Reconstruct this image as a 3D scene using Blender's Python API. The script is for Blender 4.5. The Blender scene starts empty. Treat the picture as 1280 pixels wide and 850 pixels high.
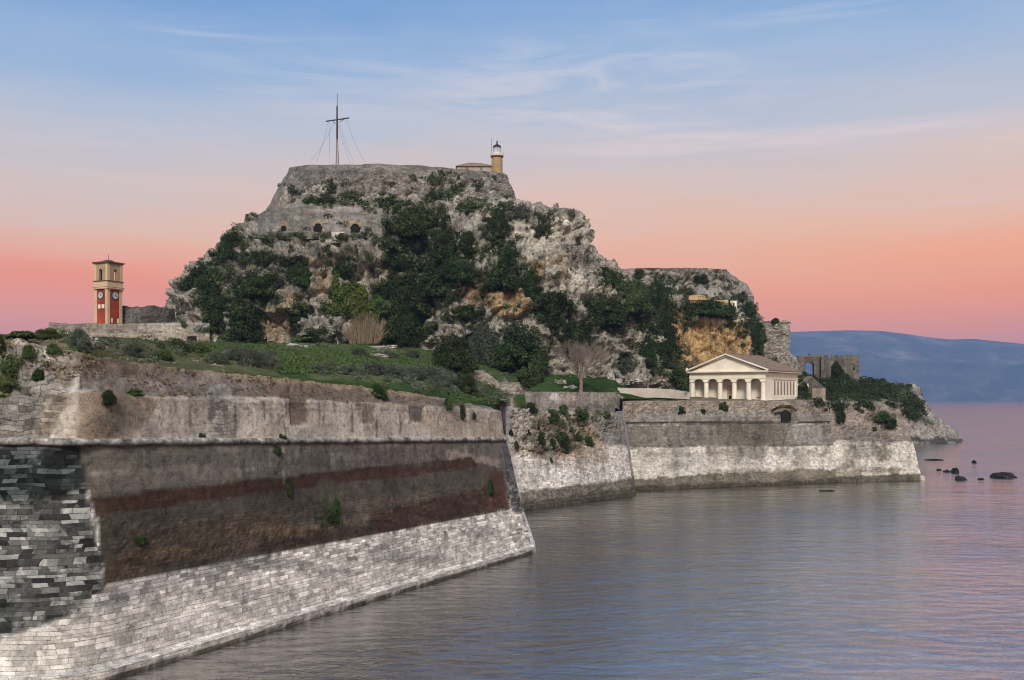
import bpy, math, random
import numpy as np
from mathutils import Vector
from mathutils.bvhtree import BVHTree

sc = bpy.context.scene
rng = np.random.RandomState(7)
random.seed(7)
C = sc.collection

# ------------------------------------------------------------------ camera
F = 1244.0            # focal length in photo pixels (35 mm lens, 36 mm sensor, 1280 px wide)
HORIZ = 497.0         # photo row of the sea horizon
H = 24.0              # eye height above the sea, metres
cam_d = bpy.data.cameras.new('camera'); cam = bpy.data.objects.new('camera', cam_d); C.objects.link(cam)
cam_d.sensor_width = 36; cam_d.lens = 35; cam_d.shift_y = (HORIZ-425)/1280
cam.location = (0, 0, H); cam.rotation_euler = (math.radians(90), 0, 0)
cam_d.clip_start = 1; cam_d.clip_end = 60000
sc.camera = cam

# ------------------------------------------------------------------ light
SUN_EL, SUN_AZ = math.radians(40), math.radians(184)      # azimuth measured from +Y (view direction) clockwise
SUN_STR, SKY_STR = 2.7, 1.0
sun_d = bpy.data.lights.new('sun', 'SUN'); sun = bpy.data.objects.new('sun', sun_d); C.objects.link(sun)
sun_d.energy = SUN_STR; sun_d.angle = math.radians(14); sun_d.color = (1.0, 0.93, 0.82)
sdir = Vector((math.sin(SUN_AZ)*math.cos(SUN_EL), math.cos(SUN_AZ)*math.cos(SUN_EL), math.sin(SUN_EL)))
sun.rotation_euler = sdir.to_track_quat('Z', 'Y').to_euler()
sc.view_settings.view_transform = 'Standard'
try: sc.view_settings.look = 'None'
except Exception: pass
sc.view_settings.exposure = 0.30; sc.view_settings.gamma = 1.0
sc.view_settings.use_curve_mapping = False
sc.render.engine = 'CYCLES'; sc.render.filter_size = 1.0; sc.cycles.filter_width = 1.0
sc.cycles.use_denoising = True
sc.cycles.max_bounces = 5; sc.cycles.diffuse_bounces = 2; sc.cycles.glossy_bounces = 3
sc.cycles.transparent_max_bounces = 6; sc.cycles.volume_bounces = 0; sc.cycles.transmission_bounces = 2
sc.cycles.caustics_reflective = False; sc.cycles.caustics_refractive = False

def lin(r, g, b):
    f = lambda c: (c/255/12.92 if c/255 <= 0.04045 else ((c/255+0.055)/1.055)**2.4)
    return (f(r), f(g), f(b), 1.0)

# ------------------------------------------------------------------ node helpers
class NT:
    def __init__(s, tree): s.t = tree; s.n = tree.nodes; s.l = tree.links; s.n.clear()
    def new(s, typ, ins=None, **kw):
        n = s.n.new(typ)
        for k, v in kw.items(): setattr(n, k, v)
        if ins:
            for k, v in ins.items():
                sock = n.inputs[k]
                if isinstance(v, bpy.types.NodeSocket): s.l.new(v, sock)
                else: sock.default_value = v
        return n
    def math(s, op, a, b=0.0, clamp=False):
        n = s.new('ShaderNodeMath', {0: a, 1: b}, operation=op); n.use_clamp = clamp; return n.outputs[0]
    def mix(s, fac, a, b, mode='MIX'):
        n = s.new('ShaderNodeMix', data_type='RGBA', blend_type=mode)
        for i, v in ((0, fac), (6, a), (7, b)):
            if isinstance(v, bpy.types.NodeSocket): s.l.new(v, n.inputs[i])
            else: n.inputs[i].default_value = v
        return n.outputs[2]
    def ramp(s, fac, stops, interp='LINEAR'):
        n = s.new('ShaderNodeValToRGB', {0: fac}); r = n.color_ramp; r.interpolation = interp
        while len(r.elements) > 1: r.elements.remove(r.elements[-1])
        r.elements[0].position = stops[0][0]; r.elements[0].color = stops[0][1]
        for p, c in stops[1:]:
            e = r.elements.new(p); e.color = c
        return n.outputs[0]
    def noise(s, vec, scale, detail=4, rough=0.55, dist=0.0):
        return s.new('ShaderNodeTexNoise', {'Vector': vec, 'Scale': scale, 'Detail': detail, 'Roughness': rough, 'Distortion': dist}).outputs[0]
    def mapping(s, vec, scale=(1,1,1), rot=(0,0,0), loc=(0,0,0)):
        return s.new('ShaderNodeMapping', {'Vector': vec, 'Scale': scale, 'Rotation': rot, 'Location': loc}).outputs[0]
def g(v): return (v, v, v, 1)

# ------------------------------------------------------------------ sky
world = bpy.data.worlds.new("World"); sc.world = world; world.use_nodes = True
w = NT(world.node_tree)
tc = w.new('ShaderNodeTexCoord').outputs['Generated']
sep = w.new('ShaderNodeSeparateXYZ', {0: tc})
el = w.math('ARCSINE', sep.outputs[2])                       # elevation, radians
az = w.math('ARCTAN2', sep.outputs[0], sep.outputs[1])
elj = w.math('MULTIPLY_ADD', w.noise(w.mapping(tc, (1.5, 1.5, 9)), 1.6, 3), 0.09)
w.n[-1].inputs[2].default_value = -0.045
el2 = w.math('ADD', el, elj)
el2 = w.math('ADD', el2, w.math('MULTIPLY', az, -0.035))    # the warm band stands a little higher to the left
elf = w.math('DIVIDE', el2, 1.5708)
d2 = lambda deg: deg/90
SKY_STOPS = [(0.0, lin(250, 150, 100)), (d2(2.5), lin(254, 142, 70)), (d2(4.6), lin(255, 150, 74)), (d2(6.8), lin(248, 164, 104)),
             (d2(9.2), lin(232, 180, 144)), (d2(11.8), lin(210, 186, 172)), (d2(14.5), lin(180, 184, 194)), (d2(18), lin(148, 171, 200)),
             (d2(22), lin(110, 149, 196)), (d2(32), lin(92, 124, 180)), (d2(60), lin(104, 124, 164)), (1.0, lin(112, 128, 160))]
skyc = w.ramp(elf, SKY_STOPS)
# stronger orange streak low on the left, pinker under it
lf = w.ramp(w.math('MULTIPLY', az, -1.0), [(0.0, g(0)), (0.36, g(1))])
wob = w.math('MULTIPLY', w.math('SUBTRACT', w.noise(w.mapping(tc, (2, 2, 4)), 1.3, 3), 0.5), 0.05)
band = lambda c_, wd: w.math('SUBTRACT', 1.0, w.math('ABSOLUTE', w.math('DIVIDE', w.math('SUBTRACT', w.math('ADD', el, wob), c_), wd)), True)
skyc = w.mix(w.math('MULTIPLY', w.math('MULTIPLY', band(0.112, 0.045), lf), 0.7), skyc, lin(250, 124, 66))
skyc = w.mix(w.math('MULTIPLY', w.math('MULTIPLY', band(0.055, 0.05), lf), 0.5), skyc, lin(242, 130, 108))
# thin cirrus, laid out in azimuth / elevation
comb = w.new('ShaderNodeCombineXYZ', {0: az, 1: el, 2: 0.0}).outputs[0]
c1 = w.noise(w.mapping(comb, (2.2, 34, 1), (0, 0, math.radians(-2)), (3.1, 0.4, 0)), 1.5, 6, 0.6, 0.6)
m1 = w.ramp(c1, [(0.50, g(0)), (0.66, g(0.75)), (0.8, g(1))])
c1b = w.noise(w.mapping(comb, (3, 8, 1), (0, 0, 0), (1.3, 2.2, 0)), 1.2, 2)
m1 = w.math('MULTIPLY', m1, w.ramp(c1b, [(0.42, g(0)), (0.6, g(1))]))
c2 = w.noise(w.mapping(comb, (3.5, 16, 1), (0, 0, math.radians(-16)), (0.3, 0.9, 0)), 2.2, 8, 0.62, 0.9)
m2 = w.ramp(c2, [(0.44, g(0)), (0.72, g(1))])
# the fan of high cirrus above the fortress
fx = w.math('DIVIDE', w.math('SUBTRACT', az, 0.07), 0.20); fy = w.math('DIVIDE', w.math('SUBTRACT', el, 0.292), 0.065)
fan = w.math('SUBTRACT', 1.0, w.math('ADD', w.math('MULTIPLY', fx, fx), w.math('MULTIPLY', fy, fy)), True)
m2 = w.math('MULTIPLY', m2, w.math('ADD', fan, 0.10))
# long low streaks on the right
sx = w.math('DIVIDE', w.math('SUBTRACT', az, 0.25), 0.28); sy = w.math('DIVIDE', w.math('SUBTRACT', el, w.math('ADD', 0.243, w.math('MULTIPLY', az, 0.012))), 0.012)
stk = w.math('SUBTRACT', 1.0, w.math('ADD', w.math('MULTIPLY', sx, sx), w.math('MULTIPLY', sy, sy)), True)
c3 = w.noise(w.mapping(comb, (5, 60, 1)), 1.5, 5)
m3 = w.math('MULTIPLY', stk, w.ramp(c3, [(0.35, g(0.2)), (0.6, g(1))]))
cm = w.math('ADD', w.math('ADD', w.math('MULTIPLY', m1, 0.40), w.math('MULTIPLY', m2, 0.85)), w.math('MULTIPLY', m3, 0.8), True)
cm = w.math('MULTIPLY', cm, w.ramp(elf, [(d2(3), g(0.0)), (d2(9), g(0.7)), (d2(20), g(1)), (d2(26), g(0.5))]))
ccol = w.ramp(elf, [(d2(5), lin(246, 175, 150)), (d2(12), lin(228, 200, 192)), (d2(20), lin(196, 202, 212)), (d2(26), lin(190, 198, 222))])
skyc = w.mix(cm, skyc, ccol)
# brighter afterglow in the west, behind the camera
west = w.ramp(w.math('MULTIPLY_ADD', sep.outputs[1], -0.5), [(0.5, g(0)), (1.0, g(1))]); w.n[-2].inputs[2].default_value = 0.5
glowc = w.ramp(elf, [(0.0, lin(255, 215, 175)), (d2(20), lin(245, 232, 215)), (d2(60), lin(150, 165, 190))])
skyc = w.mix(w.math('MULTIPLY', west, 0.9), skyc, glowc)
below = w.ramp(w.math('MULTIPLY_ADD', sep.outputs[2], 20.0), [(0.0, g(1)), (1.0, g(0))]); w.n[-2].inputs[2].default_value = 1.0
skyc = w.mix(below, skyc, lin(120, 110, 120))
bg = w.new('ShaderNodeBackground', {'Color': skyc, 'Strength': SKY_STR})
nish = w.new('ShaderNodeTexSky', sky_type='NISHITA'); nish.sun_disc = False
nish.sun_elevation = SUN_EL; nish.sun_rotation = SUN_AZ
bg2 = w.new('ShaderNodeBackground', {'Color': nish.outputs[0], 'Strength': 0.004})
add = w.new('ShaderNodeAddShader', {0: bg.outputs[0], 1: bg2.outputs[0]})
w.new('ShaderNodeOutputWorld', {'Surface': add.outputs[0]})

# ------------------------------------------------------------------ numpy noise
def _h(ix, iy, iz, seed):
    h = (ix.astype(np.int64)*374761393 + iy.astype(np.int64)*668265263 + iz.astype(np.int64)*2147483647 + seed*1274126177) & 0xffffffff
    h = ((h ^ (h >> 13))*1274126177) & 0xffffffff
    h = ((h ^ (h >> 16))*2246822519) & 0xffffffff
    return (h ^ (h >> 15)).astype(np.float64)/4294967296.0
def vnoise(p, seed=0):
    f = np.floor(p); t = p-f; t = t*t*t*(t*(t*6-15)+10); f = f.astype(np.int64)
    r = 0
    for a in (0, 1):
        for b in (0, 1):
            for c in (0, 1):
                wgt = (t[:,0] if a else 1-t[:,0])*(t[:,1] if b else 1-t[:,1])*(t[:,2] if c else 1-t[:,2])
                r = r+wgt*_h(f[:,0]+a, f[:,1]+b, f[:,2]+c, seed)
    return r*2-1
def fbm(p, oct=4, seed=0, gain=0.5):
    r = 0; a = 1.0; s = 0
    for i in range(oct):
        r = r+a*vnoise(p*(2.03**i)+i*17.3, seed+i); s += a; a *= gain
    return r/s*1.6
def worley(p, seed=0):
    f = np.floor(p).astype(np.int64); n = len(p)
    d1 = np.full(n, 9.0); d2_ = np.full(n, 9.0); cid = np.zeros(n)
    for a in (-1, 0, 1):
        for b in (-1, 0, 1):
            for c in (-1, 0, 1):
                x, y, z = f[:,0]+a, f[:,1]+b, f[:,2]+c
                q = np.stack([x+_h(x,y,z,seed), y+_h(x,y,z,seed+1), z+_h(x,y,z,seed+2)], 1)
                d = np.sqrt(((q-p)**2).sum(1)); m = d < d1
                d2_ = np.where(m, d1, np.minimum(d2_, d)); cid = np.where(m, _h(x,y,z,seed+3), cid); d1 = np.where(m, d, d1)
    return d1, d2_, cid

# ------------------------------------------------------------------ projection helpers (photo pixel <-> place)
def P(px, py, D): return (float((px-640)/F*D), float(D), float(H+(HORIZ-py)/F*D))
def X(px, D): return (px-640)/F*D
def proj(V):
    V = np.asarray(V); y = np.maximum(V[:,1], 1)
    return np.stack([640+F*V[:,0]/y, HORIZ-F*(V[:,2]-H)/y], 1)
def on_plan(plan, px, py, lo=0):
    """where the vertical plane through photo column px crosses the plan polyline; height from py"""
    k = (px-640)/F
    for i in range(lo, len(plan)-1):
        (x0, y0), (x1, y1) = plan[i], plan[i+1]
        a = x0-k*y0; b = x1-k*y1
        if (a <= 0 <= b or b <= 0 <= a) and abs(a-b) > 1e-9:
            t = a/(a-b); D = y0+(y1-y0)*t
            return P(px, py, D)
    # outside: extend the nearest end
    j = 0 if abs(plan[0][0]-k*plan[0][1]) < abs(plan[-1][0]-k*plan[-1][1]) else len(plan)-1
    return P(px, py, plan[j][1])

# ------------------------------------------------------------------ mesh helpers
def tag(o, label=None, cat=None, group=None, kind=None):
    if label: o['label'] = label
    if cat: o['category'] = cat
    if group: o['group'] = group
    if kind: o['kind'] = kind
    return o
def empty(name, loc, label, cat, group=None, rz=0):
    o = bpy.data.objects.new(name, None); C.objects.link(o); o.location = loc; o.rotation_euler = (0, 0, rz)
    o.empty_display_size = 0.5
    return tag(o, label, cat, group)
def link(name, me, mat, parent=None):
    o = bpy.data.objects.new(name, me); C.objects.link(o)
    if mat is not None: me.materials.append(mat)
    if parent: o.parent = parent
    return o
def npmesh(name, V, Q, mat, parent=None, smooth=False, col=None, uv=None, attrs=None):
    """V (N,3), Q (M,4) or (M,3) index arrays"""
    me = bpy.data.meshes.new(name); V = np.asarray(V, np.float32); Q = np.asarray(Q, np.int32)
    k = Q.shape[1]
    me.vertices.add(len(V)); me.vertices.foreach_set('co', V.ravel())
    me.loops.add(Q.size); me.loops.foreach_set('vertex_index', Q.ravel())
    me.polygons.add(len(Q)); me.polygons.foreach_set('loop_start', np.arange(0, Q.size, k, dtype=np.int32))
    me.polygons.foreach_set('use_smooth', np.full(len(Q), smooth))
    me.update(calc_edges=True)
    if uv is not None:
        l = me.uv_layers.new(name='UVMap'); l.data.foreach_set('uv', np.asarray(uv, np.float32)[Q.ravel()].ravel())
    if col is not None:
        a = me.color_attributes.new('Col', 'FLOAT_COLOR', 'POINT')
        c4 = np.ones((len(V), 4), np.float32); c4[:,:col.shape[1]] = col
        a.data.foreach_set('color', c4.ravel())
    for n_, arr in (attrs or {}).items():
        a = me.attributes.new(n_, 'FLOAT', 'POINT'); a.data.foreach_set('value', np.asarray(arr, np.float32))
    return link(name, me, mat, parent)
def gridq(nv, nu, closed=False):
    a = np.arange(nv*nu).reshape(nv, nu)
    if closed: a = np.concatenate([a, a[:, :1]], 1)
    return np.stack([a[:-1,:-1], a[:-1,1:], a[1:,1:], a[1:,:-1]], -1).reshape(-1, 4)
def refine(G, du, dv):
    """G: rows x cols x 3 control net -> finer net with about du / dv metre cells, plus (u, v) in metres"""
    G = np.asarray(G, float); R, K = G.shape[:2]
    lu = np.linalg.norm(np.diff(G, axis=1), axis=2).max(0); lv = np.linalg.norm(np.diff(G, axis=0), axis=2).mean(1)
    def idx(l, d):
        out = [0.0]
        for i, s in enumerate(l):
            n = max(1, int(round(s/d)))
            out += [i+(j+1)/n for j in range(n)]
        return np.array(out)
    iu, iv = idx(lu, du), idx(lv, dv)
    def interp(A, t, axis):
        i = np.minimum(t.astype(int), A.shape[axis]-2); f = t-i
        A0 = np.take(A, i, axis); A1 = np.take(A, i+1, axis); sh = [1]*A.ndim; sh[axis] = -1; f = f.reshape(sh)
        return A0*(1-f)+A1*f
    G2 = interp(interp(G, iv, 0), iu, 1)
    lum = np.linalg.norm(np.diff(G, axis=1), axis=2).mean(0)
    cu = np.concatenate([[0], np.cumsum(lum)]); cv = np.concatenate([[0], np.cumsum(lv)])
    U = np.interp(iu, np.arange(K), cu); Vv = np.interp(iv, np.arange(R), cv)
    UV = np.stack(np.broadcast_arrays(U[None,:], Vv[:,None]), -1)
    return G2, UV
def normals(G, closed=False):
    if closed: du = np.roll(G, -1, 1)-np.roll(G, 1, 1)
    else: du = np.gradient(G, axis=1)
    dv = np.gradient(G, axis=0)
    n = np.cross(du, dv); return n/np.maximum(np.linalg.norm(n, axis=2, keepdims=True), 1e-9)
def sdpoly(P2, poly):
    """signed distance (px) to a polygon, positive inside"""
    poly = np.asarray(poly, float); d = np.full(len(P2), 1e9); ins = np.zeros(len(P2), bool)
    for i in range(len(poly)):
        a, b = poly[i], poly[(i+1) % len(poly)]; ab = b-a; ap = P2-a
        t = np.clip((ap@ab)/max(ab@ab, 1e-9), 0, 1); d = np.minimum(d, np.hypot(*(ap-t[:,None]*ab).T))
        c = (a[1] > P2[:,1]) != (b[1] > P2[:,1])
        with np.errstate(divide='ignore', invalid='ignore'):
            xx = (b[0]-a[0])*(P2[:,1]-a[1])/(b[1]-a[1])+a[0]
        ins ^= c & (P2[:,0] < xx)
    return np.where(ins, d, -d)
def ell(P2, cx, cy, rx, ry):
    q = np.hypot((P2[:,0]-cx)/rx, (P2[:,1]-cy)/ry); return (1-q)*min(rx, ry)
def smooth(x): x = np.clip(x, 0, 1); return x*x*(3-2*x)
def paint(V, base, layers, nscale=3.0, namp=3.0, seed=11):
    """real stains and patches of the stone, written as vertex colours. layer = (shape, rgb, soft px, strength)"""
    P2 = proj(V); n = fbm(V/nscale, 4, seed); n2 = fbm(V/nscale*4, 3, seed+5)
    col = np.tile(np.array(base, float), (len(V), 1))
    for shp, rgb, soft, st in layers:
        d = ell(P2, *shp) if not isinstance(shp[0], (tuple, list)) else sdpoly(P2, shp)
        m = smooth((d+(n*0.75+n2*0.35)*namp*min(1.0, soft/3.0+0.25))/max(soft, 0.5)+0.5)*st
        col = col*(1-m[:,None])+np.array(rgb, float)*m[:,None]
    return col

# small solid builder -------------------------------------------------
class MB:
    def __init__(s): s.v = []; s.f = []
    def add(s, vs, fs):
        b = len(s.v); s.v += [tuple(map(float, p)) for p in vs]; s.f += [tuple(b+i for i in f) for f in fs]; return s
    def box(s, x0, x1, y0, y1, z0, z1, bev=0):
        s.add([(x0,y0,z0),(x1,y0,z0),(x1,y1,z0),(x0,y1,z0),(x0,y0,z1),(x1,y0,z1),(x1,y1,z1),(x0,y1,z1)],
              [(0,3,2,1),(4,5,6,7),(0,1,5,4),(1,2,6,5),(2,3,7,6),(3,0,4,7)]); return s
    def prism(s, poly, z0, z1):
        n = len(poly)
        s.add([(x,y,z0) for x,y in poly]+[(x,y,z1) for x,y in poly],
              [tuple(reversed(range(n))), tuple(range(n,2*n))]+[(i,(i+1)%n,n+(i+1)%n,n+i) for i in range(n)]); return s
    def extr(s, poly, o, u, v, nrm):
        """polygon in the plane (o,u,v) extruded along nrm"""
        o, u, v, nrm = map(np.array, (o, u, v, nrm)); n = len(poly)
        a = [o+u*p+v*q for p, q in poly]; b = [p+nrm for p in a]
        s.add(a+b, [tuple(range(n)), tuple(reversed(range(n,2*n)))]+[(i,n+i,n+(i+1)%n,(i+1)%n) for i in range(n)]); return s
    def lathe(s, prof, seg=16, c=(0,0)):
        b = []
        for r, z in prof:
            for i in range(seg):
                a = 2*math.pi*i/seg; b.append((c[0]+r*math.cos(a), c[1]+r*math.sin(a), z))
        fs = [(k*seg+i, k*seg+(i+1)%seg, (k+1)*seg+(i+1)%seg, (k+1)*seg+i) for k in range(len(prof)-1) for i in range(seg)]
        fs += [tuple(reversed(range(seg))), tuple((len(prof)-1)*seg+i for i in range(seg))]
        s.add(b, fs); return s
    def tube(s, pts, rad, seg=6):
        pts = [np.array(p, float) for p in pts]; rads = rad if isinstance(rad, (list, tuple)) else [rad]*len(pts)
        vs = []
        for i, p in enumerate(pts):
            t = pts[min(i+1, len(pts)-1)]-pts[max(i-1, 0)]; t = t/max(np.linalg.norm(t), 1e-9)
            a = np.cross(t, (0.31, 0.87, 0.37)); a /= np.linalg.norm(a); b = np.cross(t, a)
            for k in range(seg):
                an = 2*math.pi*k/seg; vs.append(p+(a*math.cos(an)+b*math.sin(an))*rads[i])
        n = len(pts)
        s.add(vs, [(i*seg+k, i*seg+(k+1)%seg, (i+1)*seg+(k+1)%seg, (i+1)*seg+k) for i in range(n-1) for k in range(seg)]
              +[tuple(reversed(range(seg))), tuple((n-1)*seg+k for k in range(seg))]); return s
    def build(s, name, mat, parent=None, smooth=False):
        me = bpy.data.meshes.new(name); me.from_pydata(s.v, [], s.f); me.update()
        if smooth: me.polygons.foreach_set('use_smooth', [True]*len(me.polygons))
        return link(name, me, mat, parent)

# ------------------------------------------------------------------ materials
def newmat(name):
    m = bpy.data.materials.new(name); m.use_nodes = True; return m, NT(m.node_tree)
def finish(m, t, col, rough=0.9, bump=None, bstr=0.5, bdist=0.1, spec=0.2, **kw):
    ins = {'Base Color': col, 'Roughness': rough, 'Specular IOR Level': spec}; ins.update(kw)
    if bump is not None:
        ins['Normal'] = t.new('ShaderNodeBump', {'Height': bump, 'Strength': bstr, 'Distance': bdist}).outputs[0]
    b = t.new('ShaderNodeBsdfPrincipled', ins); t.new('ShaderNodeOutputMaterial', {'Surface': b.outputs[0]}); return m
def obj_co(t): return t.new('ShaderNodeTexCoord').outputs['Object']

def mat_rock(name, attr=True, base=(0.3,0.28,0.25,1), s=1.0):
    m, t = newmat(name); co = obj_co(t)
    c = t.new('ShaderNodeAttribute', attribute_name='Col').outputs[0] if attr else base
    n1 = t.noise(t.mapping(co, (1, 1, 0.6)), 0.16*s, 6, 0.62); n2 = t.noise(co, 1.1*s, 6, 0.65, 0.5); n3 = t.noise(co, 4.0*s, 3, 0.6)
    dco = t.new('ShaderNodeMix', {0: 0.5}, data_type='VECTOR')
    warp = t.new('ShaderNodeTexNoise', {'Vector': co, 'Scale': 0.5*s, 'Detail': 4.0}).outputs[1]
    wco = t.new('ShaderNodeVectorMath', {0: co, 1: t.new('ShaderNodeVectorMath', {0: warp, 'Scale': 3.0/s}, operation='SCALE').outputs[0]}, operation='ADD').outputs[0]
    v1 = t.new('ShaderNodeTexVoronoi', {'Vector': t.mapping(wco, (1, 1, 0.55)), 'Scale': 0.28*s}, feature='DISTANCE_TO_EDGE').outputs[0]
    v2 = t.new('ShaderNodeTexVoronoi', {'Vector': wco, 'Scale': 0.9*s}, feature='DISTANCE_TO_EDGE').outputs[0]
    k1 = t.ramp(v1, [(0.0, g(0.3)), (0.035, g(0.85)), (0.1, g(1))]); k2 = t.ramp(v2, [(0.0, g(0.5)), (0.06, g(1))])
    crk = t.noise(t.mapping(wco, (1, 1, 0.3)), 0.5*s, 5, 0.7)
    f = t.mix(1.0, c, t.ramp(n1, [(0.3, g(0.62)), (0.5, g(0.95)), (0.72, g(1.35))]), 'MULTIPLY')
    f = t.mix(1.0, f, t.ramp(n2, [(0.28, g(0.30)), (0.43, g(0.85)), (0.60, g(1.25)), (0.8, g(1.7))]), 'MULTIPLY')
    f = t.mix(0.45, f, k1, 'MULTIPLY'); f = t.mix(0.4, f, k2, 'MULTIPLY'); f = t.mix(0.8, f, t.ramp(crk, [(0.32, g(0.3)), (0.42, g(0.9)), (0.6, g(1.1)), (0.75, g(1.35))]), 'MULTIPLY')
    f = t.mix(0.8, f, t.ramp(n3, [(0.3, g(0.5)), (0.6, g(1.3))]), 'MULTIPLY')
    h = t.math('ADD', t.math('ADD', t.math('MULTIPLY', n2, 1.3), t.math('MULTIPLY', n3, 0.35)), t.math('ADD', t.math('MULTIPLY', k1, 0.5), t.math('MULTIPLY', k2, 0.25)))
    return finish(m, t, f, 0.95, h, 1.0, 0.7/s, 0.1)

def mat_masonry(name, bw, bh, contrast=0.3, mortar=0.6, attr=True, base=(0.3,0.28,0.25,1), wobble=0.15, coord='UV', bdist=0.08, fine=1.0, streak=0.35):
    """coursed stone in metres; Col attribute = stone colour, blk attribute = how strongly single blocks differ"""
    m, t = newmat(name)
    co = t.new('ShaderNodeUVMap', uv_map='UVMap').outputs[0] if coord == 'UV' else obj_co(t)
    oc = obj_co(t)
    c = t.new('ShaderNodeAttribute', attribute_name='Col').outputs[0] if attr else base
    blk = t.new('ShaderNodeAttribute', attribute_name='blk').outputs[2] if attr else 0.0
    crs = t.new('ShaderNodeAttribute', attribute_name='crs').outputs[2] if attr else 1.0
    wn = t.new('ShaderNodeTexNoise', {'Vector': oc, 'Scale': 0.35, 'Detail': 5.0}).outputs[1]
    wv = t.new('ShaderNodeVectorMath', {0: t.new('ShaderNodeVectorMath', {0: wn, 1: (0.5,0.5,0.5)}, operation='SUBTRACT').outputs[0], 'Scale': wobble*3}, operation='SCALE').outputs[0]
    wc = t.new('ShaderNodeVectorMath', {0: co, 1: wv}, operation='ADD').outputs[0]
    # courses of unequal height and blocks of unequal length
    sp = t.new('ShaderNodeSeparateXYZ', {0: wc}); row = t.noise(t.new('ShaderNodeCombineXYZ', {0: 3.3, 1: sp.outputs[1], 2: 0.0}).outputs[0], 1.1, 2)
    v_ = t.math('ADD', sp.outputs[1], t.math('MULTIPLY', row, 0.9))
    uj = t.noise(t.new('ShaderNodeCombineXYZ', {0: t.math('MULTIPLY', sp.outputs[0], 0.30), 1: t.math('MULTIPLY', sp.outputs[1], 0.4), 2: 1.0}).outputs[0], 1.0, 1)
    wc = t.new('ShaderNodeCombineXYZ', {0: t.math('ADD', sp.outputs[0], t.math('MULTIPLY', uj, 2.6)), 1: v_ , 2: sp.outputs[2]}).outputs[0]
    def brick(sc_, w_, h_, off):
        n = t.new('ShaderNodeTexBrick', {'Vector': wc, 'Color1': g(0), 'Color2': g(1), 'Mortar': g(0.5), 'Scale': 1.0, 'Mortar Size': 0.018*sc_,
                  'Mortar Smooth': 0.6, 'Bias': 0.0, 'Brick Width': w_, 'Row Height': h_}); n.offset = off; n.squash = 0.7; n.squash_frequency = 3; return n
    b1 = brick(1, bw, bh, 0.43)
    rnd = t.new('ShaderNodeSeparateColor', {0: b1.outputs[0]}).outputs[0]; mor = t.math('MULTIPLY', b1.outputs[1], crs)
    b2 = brick(1.0, bw*2.7, bh*2, 0.31); rnd2 = t.new('ShaderNodeSeparateColor', {0: b2.outputs[0]}).outputs[0]
    sel = t.ramp(t.noise(oc, 0.5, 3), [(0.5, g(0)), (0.56, g(0.6))]); rnd = t.math('ADD', t.math('MULTIPLY', rnd, t.math('SUBTRACT', 1.0, sel)), t.math('MULTIPLY', rnd2, sel))
    rnd = t.math('ADD', 0.5, t.math('MULTIPLY', t.math('SUBTRACT', rnd, 0.5), crs))
    mor = t.math('MULTIPLY', mor, t.ramp(t.noise(oc, 1.9, 4, 0.7), [(0.4, g(0.15)), (0.6, g(1.0))]))
    n1 = t.noise(oc, 0.12*fine, 6, 0.6); n2 = t.noise(oc, 1.3*fine, 6, 0.68, 0.4); n3 = t.noise(oc, 7.0, 3, 0.6)
    st = t.noise(t.mapping(oc, (0.7, 0.7, 0.06)), 1.0, 5, 0.6)
    lo = 1-contrast; hi = 1+contrast*0.7
    f = t.mix(1.0, c, t.ramp(rnd, [(0.05, g(lo)), (0.5, g(1)), (0.95, g(hi))]), 'MULTIPLY')
    strong = t.ramp(rnd, [(0.1, g(0.16)), (0.4, g(0.5)), (0.62, g(1.0)), (0.85, g(2.0))])
    f = t.mix(blk, f, t.mix(1.0, f, strong, 'MULTIPLY'))
    f = t.mix(1.0, f, t.ramp(n1, [(0.3, g(0.7)), (0.5, g(0.97)), (0.7, g(1.25))]), 'MULTIPLY')
    pw = t.new('ShaderNodeVectorMath', {0: oc, 1: t.new('ShaderNodeVectorMath', {0: wn, 'Scale': 4.0}, operation='SCALE').outputs[0]}, operation='ADD').outputs[0]
    ck = t.new('ShaderNodeTexVoronoi', {'Vector': pw, 'Scale': 0.13}, feature='DISTANCE_TO_EDGE').outputs[0]
    ckm = t.math('MULTIPLY', t.ramp(ck, [(0.0, g(1)), (0.012, g(0.5)), (0.03, g(0))]), t.math('SUBTRACT', 1.0, crs, True))
    f = t.mix(t.math('MULTIPLY', ckm, 0.28), f, t.mix(1.0, f, g(0.35), 'MULTIPLY'))
    n4 = t.noise(t.mapping(oc, (0.5, 0.5, 1.3)), 0.55, 7, 0.72, 0.8)
    f = t.mix(1.0, f, t.ramp(n4, [(0.32, g(0.62)), (0.46, g(0.98)), (0.56, g(1.0)), (0.72, g(1.28))]), 'MULTIPLY')
    f = t.mix(1.0, f, t.ramp(n2, [(0.27, g(0.32)), (0.42, g(0.85)), (0.60, g(1.15)), (0.8, g(1.5))]), 'MULTIPLY')
    f = t.mix(streak, f, t.ramp(st, [(0.34, g(0.4)), (0.52, g(1.0)), (0.7, g(1.25))]), 'MULTIPLY')
    f = t.mix(0.4, f, t.ramp(n3, [(0.3, g(0.6)), (0.65, g(1.25))]), 'MULTIPLY')
    f = t.mix(t.math('MULTIPLY', mor, mortar), f, t.mix(1.0, f, g(0.3), 'MULTIPLY'))
    h = t.math('SUBTRACT', t.math('ADD', t.math('MULTIPLY', n2, 0.9), t.math('ADD', t.math('MULTIPLY', n3, 0.3), t.math('MULTIPLY', rnd, 0.35))), t.math('MULTIPLY', mor, 1.0*mortar))
    return finish(m, t, f, 0.93, h, 1.0, bdist, 0.12)

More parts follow.
